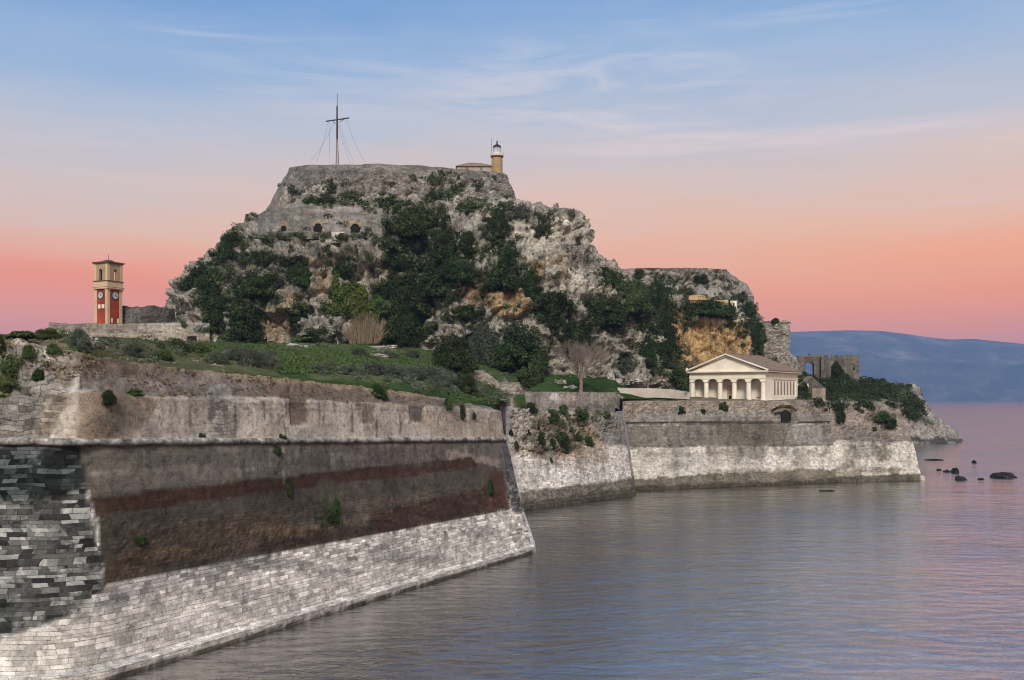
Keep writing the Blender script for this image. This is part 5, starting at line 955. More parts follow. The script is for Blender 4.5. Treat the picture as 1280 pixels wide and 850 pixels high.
def clock(o, u, n, r):
    o = np.array(o, float); n = np.array(n, float); N_ = 24; circ = [(math.cos(2*math.pi*k/N_)*r, math.sin(2*math.pi*k/N_)*r) for k in range(N_)]
    c = MB().extr([(p*1.22, q*1.22) for p, q in circ], o, u, (0,0,1), n*.10).build('clock', M_iron, ct)
    MB().extr(circ, o+n*.101, u, (0,0,1), n*.05).build('dial', M_glass, c)
    
    for an, ln in ((math.radians(70), .85), (math.radians(-28), .6)):
        hand = MB(); d_ = np.array([math.cos(an), math.sin(an)]); pe = np.array([-d_[1], d_[0]])*.055
        hand.extr([tuple(-d_*.12-pe), tuple(d_*r*ln-pe), tuple(d_*r*ln+pe), tuple(-d_*.12+pe)], o+n*(.16+.04*(ln < .7)), u, (0,0,1), n*.03); hand.build('hand', M_iron, c)
zc_ = 1+34.5*u_
clock((s_*.53, .12, zc_), (1,0,0), (0,-1,0), .92); clock((.12, s_*.53, zc_), (0,-1,0), (-1,0,0), .84)
M_wn = mat_plain('white_frame', (0.7, 0.62, 0.52), .8, .1)
for a in (1.25, 3.2): tb(MB().box(a, a+.5, .02, .12, 1.0, 2.0).box(a+.02, a+.48, .04, .12, 1.95, 2.2), 'small_window', M_wn)
for a in (1.2, 2.6): tb(MB().box(.02, .12, a, a+.95, 1+18*u_, 1+23*u_), 'small_window', M_wn)

# ---- lighthouse
lz = P(621.3, 215.5, 303); ul = 303/F
lh = empty('lighthouse', (lz[0], lz[1], lz[2]-1.5), 'small tan lighthouse with a glass lantern and white railing on the fort wall', 'lighthouse')
r0 = 7.0*ul
tz = 1.5+20*ul
MB().lathe([(r0,0),(r0*.97,tz-.3),(r0*1.02,tz-.25)], 20).build('tower', mat_plain('lighthouse_stone', (0.38,0.27,0.15), .9, .3, .7), lh)
MB().lathe([(r0*1.05,tz-.26),(8.4*ul,tz+.05),(8.4*ul,tz+.25)], 24).build('gallery', M_wn, lh)
MB().lathe([(r0*1.08,tz-.42),(8.1*ul,tz-.1),(8.1*ul,tz-.05)], 24).build('gallery_moulding', M_dk, lh)
M_wm = mat_plain('white_metal', (0.68,0.68,0.66), .5, .1)
ra = MB(); rr_ = 8.0*ul
for k in range(20):
    a = 2*math.pi*k/20; ra.tube([(rr_*math.cos(a), rr_*math.sin(a), tz+.25), (rr_*math.cos(a), rr_*math.sin(a), tz+1.25)], .035, 4)
for hh in (.55, .9, 1.25): ra.tube([(rr_*math.cos(2*math.pi*k/24), rr_*math.sin(2*math.pi*k/24), tz+.25*0+hh) for k in range(25)], .035, 4)
ra.build('railing', M_wm, lh)
MB().lathe([(4.9*ul,tz+.25),(4.9*ul,tz+1.1)], 16).build('lantern_base', M_wm, lh)
gm, t = newmat('lantern_glass'); b_ = t.new('ShaderNodeBsdfPrincipled', {'Base Color': (0.75,0.86,0.92,1), 'Roughness': .05, 'Alpha': .45}); t.new('ShaderNodeOutputMaterial', {'Surface': b_.outputs[0]})
MB().lathe([(4.4*ul,tz+1.1),(4.4*ul,tz+1.1+7*ul)], 12).build('lantern_glass', gm, lh)
MB().lathe([(1.6*ul,tz+1.1),(2.2*ul,tz+1.9),(1.6*ul,tz+2.5)], 12).build('lens', mat_plain('lens_glass', (.5,.58,.6), .1, .1, 1, .01, .8), lh)
ra = MB()
for k in range(8):
    a = 2*math.pi*k/8+.2; ra.tube([(4.45*ul*math.cos(a), 4.45*ul*math.sin(a), tz+1.1), (4.45*ul*math.cos(a), 4.45*ul*math.sin(a), tz+1.1+7*ul)], .045, 4)
ra.build('glazing_bar', M_iron, lh)
zt_ = tz+1.1+7*ul
MB().lathe([(5.4*ul,zt_),(5.2*ul,zt_+.12),(4.0*ul,zt_+.45),(1.6*ul,zt_+.8),(.9*ul,zt_+.9),(.8*ul,zt_+1.7),(.5*ul,zt_+1.9),(.1,zt_+2.0)], 16).build('lantern_roof', M_iron, lh)
MB().tube([(-6.8*ul,0,tz),(-6.8*ul,0,tz+5.4)], .05, 5).build('antenna', M_dk, lh)
# ---- keeper's house
hz = P(594, 214, 306); kh = empty('stone_house', (hz[0], hz[1], hz[2]-1), 'low stone house with a worn hipped tile roof, left of the lighthouse on the fort', 'house')
a_ = 5.6
MB().box(-a_, a_-.3, -1.5, 5, 0, 2.55).build('wall', mat_plain('old_pale_wall', (0.36,0.32,0.27), .9, .35, .8), kh)
m = MB(); e2 = a_+.35
m.add([(-e2,-1.9,2.3),(e2,-1.9,2.3),(e2,5.4,2.3),(-e2,5.4,2.3),(-1.7,1.5,4.0),(1.4,1.5,3.85),(-e2,-1.9,2.1),(e2,-1.9,2.1),(e2,5.4,2.1),(-e2,5.4,2.1)], [(0,1,5,4),(1,2,5),(2,3,4,5),(3,0,4),(6,7,1,0),(7,8,2,1),(8,9,3,2),(9,6,0,3),(9,8,7,6)]); m.build('roof', M_tile, kh)
MB().box(-2.9, -1.9, -1.56, -1.49, .6, 1.9).build('window', M_slit, kh); MB().box(1.5, 2.3, -1.56, -1.49, 1.0, 2.0).build('window', M_slit, kh)

# ---- signal mast
mz = P(421.5, 207, 303); um = 303/F
ms = empty('signal_mast', (mz[0], mz[1], mz[2]-2), 'tall dark signal mast with a crooked crossarm and guy wires on top of the fort', 'mast')
M_mast = mat_plain('mast_steel', (0.055,0.04,0.035), .7, .3); M_mw = mat_plain('mast_flaking_paint', (0.40,0.30,0.27), .8, .5, 2)
hm = 2
MB().tube([(0,0,hm+30*um),(-.02,0,hm+74*um)], [.30,.22], 8).build('upper_pole', M_mast, ms)
MB().tube([(0,0,hm+72*um),(.05,0,hm+90*um)], [.13,.07], 6).build('top_mast', M_mast, ms)
lw = MB()
for sx in (-1, 1):
    for sy in (-1, 1): lw.tube([(sx*.42, sy*.42, 0), (sx*.17, sy*.17, hm+33*um)], .10, 5)
nz_ = 12
for k in range(nz_):
    f0, f1 = k/nz_, (k+1)/nz_; w0, w1 = .42-.25*f0, .42-.25*f1; za, zb_ = (hm+33*um)*f0, (hm+33*um)*f1
    for s1, s2 in (((-1,-1),(1,-1)),((1,-1),(1,1)),((1,1),(-1,1)),((-1,1),(-1,-1))): lw.tube([(s1[0]*w0, s1[1]*w0, za), (s2[0]*w1, s2[1]*w1, zb_)], .06, 4)
lw.build('lattice_base', M_mw, ms)
MB().tube([(-14*um,0,hm+55.2*um),(0,-.2,hm+57*um),(15*um,0,hm+59.5*um)], .19, 6).tube([(2*um,0,hm+54*um),(10*um,0,hm+58.5*um)], .08, 5).tube([(-1.5*um,0,hm+52*um),(-6*um,0,hm+56*um)], .07, 5).build('crossarm', M_mast, ms)
for x0_, z0_, x1_, z1_, y1_ in ((-3,55,-34,9,2), (-11,55,-30,10,5), (-10,54.5,-9.5,0,1), (3,53,19,8,3), (11,58,34,6,2), (0,54,-12,0,14), (0,54,14,0,14)):
    pts = []
    for i in range(9):
        q = i/8; pts.append((x0_*um+(x1_-x0_)*um*q, y1_*q, hm+(z0_+(z1_-z0_)*q)*um-math.sin(math.pi*q)*1.1))
    MB().tube(pts, .03, 4).build('guy_wire', M_mast, ms)

# ---- ruins on the near headland
def at(px, py, D): return P(px, py, D)
M_ruin = mat_masonry('ruin_masonry', .9, .5, .35, .7, attr=False, base=(0.16,0.145,0.125,1), coord='Object')
uR = 372/F
r0_ = at(1050, 474, 372); ru = empty('ruined_block', r0_, 'roofless ruined stone building with a ragged top on the headland behind the church', 'ruin', rz=math.radians(-8))
wpx = 23*uR
hR = 32*uR
G = []
xs_ = np.linspace(-wpx, wpx, 12); topz = [hR*(.94+.06*((k*7919 % 5)/4)) for k in range(12)]
m = MB(); 
prev = None
for k in range(11):
    gap = k in (2, 5) ; zt2 = hR*(0.93 if not gap else .86)+((k*37) % 3)*.12
    m.box(xs_[k], xs_[k+1]+(0 if k < 10 else 0), 0, 1.2, -4, zt2)
m.box(wpx-1.2, wpx-.01, 1.2, 10, -4, hR*.92).box(-wpx+.01, -wpx+1.2, 1.2, 10, -4, hR*.85).box(-wpx+1.2, wpx-1.2, 9, 10, -4, hR*.8)
m.build('wall', M_ruin, ru)
for xx, zz, w_, h_ in ((-3.2, 1.6, 1.0, 1.4), (1.9, .9, .9, 1.2), (4.6, 3.4, .7, 1.0)):
    MB().box(xx, xx+w_, -.03, .05, zz, zz+h_).build('window_shade_panel', M_black, ru)  # black plates on solid wall, painted as shade inside windows
br0 = at(1012, 474, 376); br = empty('arch_bridge', br0, 'small stone arch bridge crossing the gap left of the ruined building', 'bridge', rz=math.radians(-6))
ub = 376/F
m = MB(); hw = 14*ub
zs = 18*ub; rA = 5.2*ub
arc = [(math.cos(t_)*rA, zs-0.2+math.sin(t_)*rA*.75) for t_ in np.linspace(math.pi, 0, 11)]
top_ = 29*ub
m.extr([(-hw,-3),(-rA,-3),(-rA,top_),(-hw,top_)], (0,0,0), (1,0,0), (0,0,1), (0,3,0)); m.extr([(rA,-3),(hw,-3),(hw,top_),(rA,top_)], (0,0,0), (1,0,0), (0,0,1), (0,3,0))
for p, q in zip(arc[:-1], arc[1:]): m.extr([p, q, (q[0], top_), (p[0], top_)], (0,0,0), (1,0,0), (0,0,1), (0,3,0))
m.build('arch', M_ruin, br)
MB().box(-hw*.5, hw*.95, -.15, 0, top_-.45, top_+.1).box(-hw*.5, hw*.95, 3, 3.15, top_-.45, top_+.1).build('coping', mat_plain('brown_coping', (0.2,0.14,0.1), .9, .3), br)
for xx in (-hw*.1, hw*.72): MB().box(xx, xx+.5, -.2, .3, top_+.1, top_+.95).build('post', M_ruin, br)
lb0 = at(997, 482, 366); lb = empty('ruined_pier', lb0, 'square grey ruined pier between the tower wall and the small arch bridge', 'ruin')
MB().box(-1.8, 2.6, 0, 4, -3, 9.8).box(-1.2, 1.8, .2, 3.6, 9.8, 10.4).build('wall', M_ruin, lb)
# square stone block on the sea wall
qb = at(1023.5, 500.5, 291); q = empty('stone_sentry_box', qb, 'small square stone block standing on the sea wall right of the church', 'stone block', rz=math.radians(-10))
uq = 291/F
m = MB().box(-8*uq, 8*uq, 0, 2.6, -.6, 15.5*uq); m.build('block', mat_masonry('sentry_stone', .8, .45, .25, .7, attr=False, base=(0.34,0.29,0.23,1), coord='Object'), q)
MB().box(-8.4*uq, 8.4*uq, -.1, 2.7, 15.5*uq, 16.3*uq).build('coping', M_ruin, q)
MB().lathe([(.55,-.04),(.55,.02)], 14).build('recess', M_slit, q).matrix_local = __import__('mathutils').Matrix.Translation((0,-.02,2.2)) @ __import__('mathutils').Matrix.Rotation(math.radians(90), 4, 'X')
# small outbuilding with gable right of the church
ob = at(1004, 492, 340); o_ = empty('outbuilding', ob, 'small pale outbuilding with a lean-to roof just behind the right end of the church', 'hut')
MB().box(-2.4, 1.8, 0, 5, -3, 3.4).build('wall', M_white2, o_); MB().box(-.8, .2, -.04, .04, 0, 1.9).build('door', M_slit, o_)
gb = at(1013, 488, 345); o_ = empty('gabled_hut', gb, 'low gabled stone hut among the bushes above the square stone block', 'hut')
m = MB(); m.extr([(-3.4,-2),(4.2,-2),(4.2,1.0),(.2,4.6),(-3.4,1.8)], (0,0,0), (1,0,0), (0,0,1), (0,6,0)); m.build('wall', M_ruin, o_)
m = MB(); m.extr([(.2,4.6),(4.6,.7),(4.6,1.0),(.2,4.95)], (0,-.25,0), (1,0,0), (0,0,1), (0,6.5,0)); m.extr([(.2,4.6),(.2,4.95),(-3.8,1.9),(-3.8,1.6)], (0,-.25,0), (1,0,0), (0,0,1), (0,6.5,0)); m.build('roof', mat_plain('old_stone_roof', (0.22,0.19,0.16), .9, .3), o_)
# ochre house on the lower hill
oh = at(886, 377, onhill_(886, 379)); o_ = empty('ochre_house', (oh[0], oh[1], oh[2]-.5), 'low ochre roofed house half hidden by trees under the lower hill fort', 'house', rz=math.radians(-4))
uo = oh[1]/F
MB().box(-23*uo, 24*uo, 0, 6, -2, 1.0).build('wall', M_ochre, o_)
m = MB().add([(-25*uo,-.5,1.0),(2*uo,-.5,1.0),(1*uo,3,3.2),(-24*uo,3,3.2),(2*uo,6.5,1.0),(-25*uo,6.5,1.0)], [(0,1,2,3),(3,2,4,5),(0,3,5),(1,4,2),(0,5,4,1)]); m.add([(2*uo,-.4,.6),(24*uo,-.4,.0),(24*uo,4,1.0),(2*uo,4,2.0),(2*uo,6.5,.6),(24*uo,6.5,.0)], [(0,1,2,3),(3,2,5,4),(0,3,4),(1,5,2),(0,4,5,1)])
m.build('roof', mat_plain('ochre_roof', (0.42,0.29,0.15), .9, .25), o_)
sh = at(917, 382, onhill_(917, 384)); o_ = empty('white_hut', (sh[0], sh[1], sh[2]-.5), 'tiny whitewashed hut right of the ochre house on the lower hill', 'hut')
MB().box(-1.1, 1.1, 0, 2, -1, 2.2).build('wall', M_white, o_); MB().box(-1.25, 1.25, -.15, 2.15, 2.2, 2.35).build('roof', M_slit, o_); MB().box(-.2, .3, -.03, .03, .5, 1.4).build('window', M_black, o_)

# ================================================================== ROCKS
def boulder(name, px, py, D, rx, ry, label, cat='rock', col=(0.3,0.28,0.25), sink=0.25, group=None, seed=0, flat=1.0, peak=0, amp=.28, mat=None, cr=True):
    """rx, ry photo pixels, (px,py) is the middle of the foot"""
    u = D/F; n = 40; th = np.linspace(0, 2*math.pi, n, endpoint=False); ph = np.linspace(-.45*math.pi, .5*math.pi, 22)
    A, B = np.meshgrid(th, ph); cs_, sn_ = np.sign(np.cos(B))*np.abs(np.cos(B))**.7, np.sign(np.sin(B))*np.abs(np.sin(B))**.85
    V = np.stack([np.cos(A)*cs_*rx*u, np.sin(A)*cs_*rx*u*.75, sn_*2*ry*u], -1).reshape(-1, 3)
    q = V/np.array([rx*u, rx*u, 2*ry*u])+seed*3.1
    f1, f2, cid = worley(q*1.6, seed); k = 1+amp*fbm(q*1.3, 3, seed)+amp*.8*(cid-.5)-.12*np.exp(-(f2-f1)*8)+.06*fbm(q*6, 2, seed+3)
    V = V*k[:,None]; V[:,2] = np.where(V[:,2] < 0, V[:,2]*.5, V[:,2])
    c = P(px, py, D); V = V+np.array([c[0], c[1]+rx*u*.3, c[2]-sink*ry*u])
    cc = paint(V, col, [], 2, 2); Q = gridq(len(ph), n, True)
    o = npmesh(name, V, Q, mat or M_rock, None, False, col=cc); BV.append(BVHTree.FromPolygons([tuple(v) for v in V.tolist()], Q.tolist())) if cr else None
    return tag(o, label, cat, group)
def onhill(px, py, default=255):
    r = cast(px, py); return r[0].y if r else default
SR = (0.035,0.033,0.032)
M_wet = mat_rock('wet_sea_rock', s=1.4)
for i, (px, py, rx, ry, lb_) in enumerate([(1255,597,15,4.2,'largest dark rock in the sea, low and long, near the right edge'), (1202,600,8,3.2,'flat topped dark sea rock in front of the pointed one'), (1195,591,5.5,3.4,'pointed dark sea rock at the middle of the cluster'),
        (1184,590,5,1.6,'low dark sea rock touching the left side of the pointed one'), (1173.5,588,2.8,1.6,'tiny dark sea rock at the left end of the cluster'), (1227.5,599.5,4.2,1.4,'small low sea rock between the flat topped rock and the largest'),
        (1218,578.5,3.2,1.9,'small lone dark rock farther out in the sea'), (1168,575.4,13,1.0,'thin flat reef just breaking the water off the corner of the sea wall'), (1034,614,9,.9,'thin dark reef in the calm water below the sea wall')]):
    boulder('sea_rock', px, py, F*H/(py-HORIZ), rx, ry, lb_, 'sea rock', SR, .5, 'dark rocks standing in the sea', 100+i, mat=M_wet, cr=False)
for i, (px, py, rx, ry, col, lb_) in enumerate([(406,413,21,17,(0.30,0.28,0.26),'big leaning grey boulder at the hill foot left of the reeds'), (386,413,14,13,(0.27,0.25,0.23),'grey boulder beside the big leaning one, half under bushes'),
        (348,424,16,17,(0.44,0.35,0.25),'tan hollowed boulder at the hill foot behind the grass'), (330,414,10,13,(0.42,0.34,0.24),'narrow tan rock leaning on the hollowed boulder'), (290,424,11,12,(0.34,0.31,0.27),'pale split boulder where the long terrace wall meets the hill'),
        (364,382,8,9,(0.44,0.36,0.26),'pale pointed rock among bushes on the left slope'), (376,365,13,20,(0.25,0.24,0.23),'tall grey slab of rock tilted on the left slope'), (765,363,7,16,(0.46,0.42,0.36),'smooth pale rock face at the right shoulder of the hill'),
        (757,366,7,14,(0.5,0.44,0.34),'smooth cream rock face next to the right shoulder'), (840-18,470,11,14,(0.36,0.31,0.25),'brown pointed rock beside the grass left of the church')]):
    boulder('boulder', px, py, onhill(px, py-ry)-1.5, rx, ry*.62, lb_, 'boulder', col, .3, 'boulders along the foot of the hill', 200+i, amp=.45)
for i, (px, py, rx, ry, lb_) in enumerate([(771,478,7,4,'white block of rubble on the grass slope'), (783,478,9,3.5,'low pale stone in the middle of the rubble on the grass slope'), (764,470,4,6,'upright white stone at the left end of the rubble'), (797,477,9,3,'low pale stone at the right end of the rubble'),
        (711,486,9,3.2,'pale stone under the leafy shrub by the parapet'), (700,480,7,5,'grey stone left of the bare tree'), (541,427,9,1.6,'flat white stone on the grass near the dark bushes'), (522,429,8,1.4,'flat white stone left of its twin on the grass'),
        (478,436,16,3,'low grey outcrop on the grass in front of the reeds'), (372,434,14,3,'low grey outcrop on the grass below the big boulder'), (470,447,12,3.5,'pale rough stone beside sage bushes on the grass'), (245,453,4,2.5,'small pale stone on the crest of the bastion'), (270,458,9,2.5,'flat tan stone on the crest of the bastion')]):
    boulder('stone', px, py, onhill(px, py-1)-.2, rx, ry*.7, lb_, 'stone', (0.5,0.47,0.43), .3, 'loose stones on the grass', 300+i, amp=.4, cr=False)

# ================================================================== PLANTS
L_dark = mat_leaf('dark_evergreen_leaves', (0.012, 0.022, 0.006), (0.042, 0.072, 0.018), (0.13, 0.18, 0.05))
L_green = mat_leaf('green_leaves', (0.022, 0.040, 0.012), (0.075, 0.11, 0.032), (0.17, 0.22, 0.08))
L_sage = mat_leaf('sage_leaves', (0.045, 0.062, 0.040), (0.105, 0.125, 0.085), (0.19, 0.21, 0.15))
L_olive = mat_leaf('yellow_green_leaves', (0.05, 0.08, 0.012), (0.105, 0.150, 0.022), (0.16, 0.21, 0.04))
L_dry = mat_leaf('dry_grass_leaves', (0.10, 0.09, 0.04), (0.2, 0.17, 0.09), (0.26, 0.22, 0.13))
L_grass = mat_leaf('grass_blades', (0.035, 0.06, 0.014), (0.068, 0.11, 0.024), (0.11, 0.15, 0.045))
MK = {'d': L_dark, 'g': L_green, 's': L_sage, 'o': L_olive}
def leafquads(Cn, Nn, size, asp=1.5, rs=rng):
    n = len(Cn); r = rs.normal(size=(n, 3)); Nn = Nn+0.75*r; Nn /= np.linalg.norm(Nn, axis=1, keepdims=True)
    a = np.cross(Nn, rs.normal(size=(n, 3))); a /= np.maximum(np.linalg.norm(a, axis=1, keepdims=True), 1e-6); b = np.cross(Nn, a)
    s = (size*(0.6+0.8*rs.rand(n)))[:,None] if np.ndim(size) == 0 else (size*(0.6+0.8*rs.rand(n)))[:,None]
    V = np.stack([Cn+a*s*asp*.5, Cn+b*s*.5, Cn-a*s*asp*.5, Cn-b*s*.5], 1).reshape(-1, 3)
    return V, np.arange(4*n).reshape(n, 4), np.repeat(rs.rand(n), 4)
def crown_points(nl, n, rs, flat=1.0, up=0.0):
    """points on the shells of many small lobes that fill a unit dome (radius 1, foot at z=0)"""
    lob = []
    while len(lob) < nl:
        p = rs.uniform(-1, 1, 3); q = np.array([p[0], p[1], (p[2]+1)/2*1.0])
        if p[0]**2+p[1]**2+(q[2]*1.05)**2 < 0.9 and (p[0]**2+p[1]**2+q[2]**2 > .2 or rs.rand() < .3): lob.append((q*np.array([.82,.82,.84]), rs.uniform(.16, .34)))
    per = n//nl; Cc, Nn, R = [], [], []
    for c, r in lob:
        d = rs.normal(size=(per, 3)); d /= np.linalg.norm(d, axis=1, keepdims=True); d[:,2] = np.abs(d[:,2])*.9-.25*(rs.rand(per) < .4); k = r*(0.55+.5*rs.rand(per)**.5)
        Cc.append(c+d*k[:,None]); Nn.append(d*.8+np.array([0, 0, .35]))
    return np.concatenate(Cc), np.concatenate(Nn), np.repeat(rs.rand(nl), per)
TPL = {}
def template(kind, lod, i, asp=1.0):
    asp = max(.4, round(asp*2.5)/2.5); key = (kind, lod, i, asp)
    if key in TPL: return TPL[key]
    rs = np.random.RandomState(hash((ord(kind), lod, i)) % 9999)
    n, ls, nl = {0: (1500, .13, 16), 1: (4200, .075, 34), 2: (11000, .045, 60)}[lod]; n = int(n*max(.6, asp)); c, nn, lr = crown_points(nl, n, rs); c = c*np.array([1, 1, asp]); V, Q, r = leafquads(c, nn, ls, 1.5, rs)
    r = np.clip(.5*r+.55*np.repeat(lr, 4), 0, 1)
    # an inner leafy mass so that the crown is not hollow
    c2 = c*.72; V2, Q2, r2 = leafquads(c2[::2], nn[::2], ls*1.8, 1.3, rs)
    V = np.vstack([V, V2]); Q = np.vstack([Q, Q2+len(Q)*4]); r = np.concatenate([r, r2*.4])
    o = npmesh('foliage', V, Q, MK[kind], None, False, attrs={'rnd': r}); me = o.data; bpy.data.objects.remove(o); TPL[key] = me; return me
M_bark = mat_plain('bark', (0.10, 0.075, 0.055), .95, .3, 2)
cnt = [0]
def shrub(px, py, rx, ry, kind, label, name='shrub', cat='shrub', group=None, lod=None, D=None, lift=0.0):
    """(px,py): middle of the foliage in the photo"""
    if 630 < px < 800 and py > 500: rx, ry = rx*.68, ry*.68
    if D is None:
        r = cast(px, py+ry*.75); 
        if r is None: r = cast(px, py+ry*1.2)
        D = (r[0].y if r else 250)-0.15
    u = D/F; 
    if lod is None: lod = 0 if rx*1.0 < 7 else (1 if rx < 24 else 2)
    cnt[0] += 1
    foot = P(px, py+ry, D+rx*u*.35)
    asp = 2*ry/rx*1.05; o = bpy.data.objects.new(name, template(kind, lod, cnt[0] % 4, asp)); C.objects.link(o); asp = max(.4, round(asp*2.5)/2.5)
    o.location = (foot[0], foot[1], foot[2]+lift); o.rotation_euler = (random.uniform(-.1,.1), random.uniform(-.1,.1), random.uniform(0, 6.28)); o.scale = (rx*u*1.25, rx*u*1.15, 2*ry*u*1.25/asp)
    return tag(o, label, cat, group)
def tree(px, py, rx, ry, kind, label, trunk=True, name='tree', group=None, lod=None, D=None, th=4, trw=.3):
    if D is None:
        r = cast(px, py+ry+th*.6); D = (r[0].y if r else 250)-0.2
    u = D/F; cnt[0] += 1; ft = P(px, py+ry+th, D)
    root = empty(name, (ft[0], ft[1], ft[2]-.4), label, 'tree', group)
    if lod is None: lod = 1 if rx < 24 else 2
    asp = 2*ry/rx; o = bpy.data.objects.new('crown', template(kind, lod, cnt[0] % 4, asp)); C.objects.link(o); asp = max(.4, round(asp*2.5)/2.5); o.parent = root
    o.location = (0, 0, .4+th*u*.7); o.rotation_euler = (0, 0, random.uniform(0, 6.28)); o.scale = (rx*u*1.15, rx*u*1.05, 2*ry*u*1.15/asp)
    m = MB(); hh = th*u+ry*u*1.2; m.tube([(0,0,-.5),(.05,0,hh*.4),(-.08,.05,hh)], [trw*1.3, trw, trw*.5], 7)
    for k in range(5):
        a = k*1.26+.3; m.tube([(0,0,hh*(.35+.1*k)),(math.cos(a)*rx*u*.3, math.sin(a)*rx*u*.3, hh*(.6+.1*k)),(math.cos(a)*rx*u*.6, math.sin(a)*rx*u*.6, hh*(.85+.12*k))], [trw*.5, trw*.3, .04], 5)
    m.build('trunk', M_bark, root); return root

# trees and big bushes one can tell apart -----------------------------
GT = 'evergreen trees and bushes on the rock hill'
for px, py, rx, ry, k, lb_ in [
    (650,430,41,30,'d','largest dark evergreen tree, wide dome behind the grey green bush'), (568,441,29,23,'d','dark rounded tree at the right end of the grass, left of the grey green one'),
    (600,432,24,30,'s','tall rounded grey green bush between the two darkest trees'), (694,388,22,21,'d','dark tree on the cliff foot above the bare tree'), (763,391,21,15,'d','dark tree clinging to the ledge at the right of the cliff'),
    (424,366,18,24,'o','left yellow green tree at the hill foot above the boulders'), (446,372,19,24,'o','middle yellow green tree directly above the dry reeds'), (470,378,16,20,'o','right yellow green tree beside the dark evergreens'),
    (428,333,12,11,'d','small dark tree on a thin trunk above the yellow green trees'), (498,400,26,30,'d','dark evergreen mass right of the yellow green trees'), (520,372,20,24,'d','dark evergreen standing above the right side of the reeds'),
    (307,402,23,25,'d','broad dark tree at the left foot of the hill'), (268,384,14,20,'d','upright dark tree at the far left foot of the hill'), (291,300,11,10,'d','dark wind bent bush on the left skyline below the casemate wall'),
    (284,315,9,9,'d','small dark bush on the left skyline under the wind bent one'), (247,345,10,9,'d','dark bush on the left skyline half way down'), (232,357,8,6,'d','dark bush low on the left skyline'), (262,354,12,11,'d','dark rounded bush just inside the left skyline'),
    (376,342,12,15,'d','dark bush in the hollow left of the cliff face'), (323,358,24,13,'d','long dark bush across the left slope'), (810,438,11,20,'d','egg shaped dark bush against the pale rock left of the church'),
    (791,371,25,20,'g','large green rounded tree in the saddle between the two hills'), (822,366,11,13,'d','dark tree right of the large green one in the saddle'), (832,408,12,36,'d','dark ivy covered gully between the hills'),
    (885,386,28,9,'d','long dark hedge of trees below the ochre house'), (876,349,9,6,'d','single dark bush in the middle of the lower fort wall'), (800,343,6,5,'d','small dark bush at the left end of the lower fort wall'), (765,349,8,8,'d','dark bush where the right shoulder meets the lower fort'),
    (936,386,8,7,'d','dark bush on the right edge of the lower hill'), (946,422,8,18,'d','ivy and bushes climbing the left side of the tower wall'), (968,400,5,4,'d','small dark bush on top of the tower wall'), (632,347,20,13,'d','dark bush on the top edge of the tan cliff'),
    (570,336,24,15,'d','wide dark tree in the middle of the green gully'), (556,305,16,18,'d','dark tree in the upper green gully'), (626,282,13,14,'d','dark tree beneath the right end of the fort wall'), (585,303,13,13,'d','dark tree between pale rocks under the fort wall'),
    (514,281,28,15,'g','wide green tree just right of the casemate wall'), (541,248,11,5,'d','dark low bush against the lower fort wall slope'), (632,322,12,16,'d','dark tree left of the pale cliff face'), (677,289,9,7,'d','round dark bush on the top edge of the pale cliff'),
    (547,352,22,17,'d','dark tree left of the tan cliff'), (486,303,11,9,'g','green bush under the right end of the casemate wall'), (722,420,15,15,'d','dark bush right behind the bare tree'), (735,408,8,8,'g','small green bush above the bare tree'),
    (845,465,16,12,'g','green bush on the bank directly left of the church front'), (858,481,9,9,'g','low green bush touching the church corner'), (665,356,8,14,'d','narrow dark bush right of the tan cliff'), (394,422,26,5,'d','low dark thicket under the big leaning boulder')]:
    if py < 300 and rx < 10 or ry < 11 or k == 's': shrub(px, py, rx, ry, k, lb_, name='bush', cat='bush')
    else: tree(px, py, rx, ry, k, lb_)
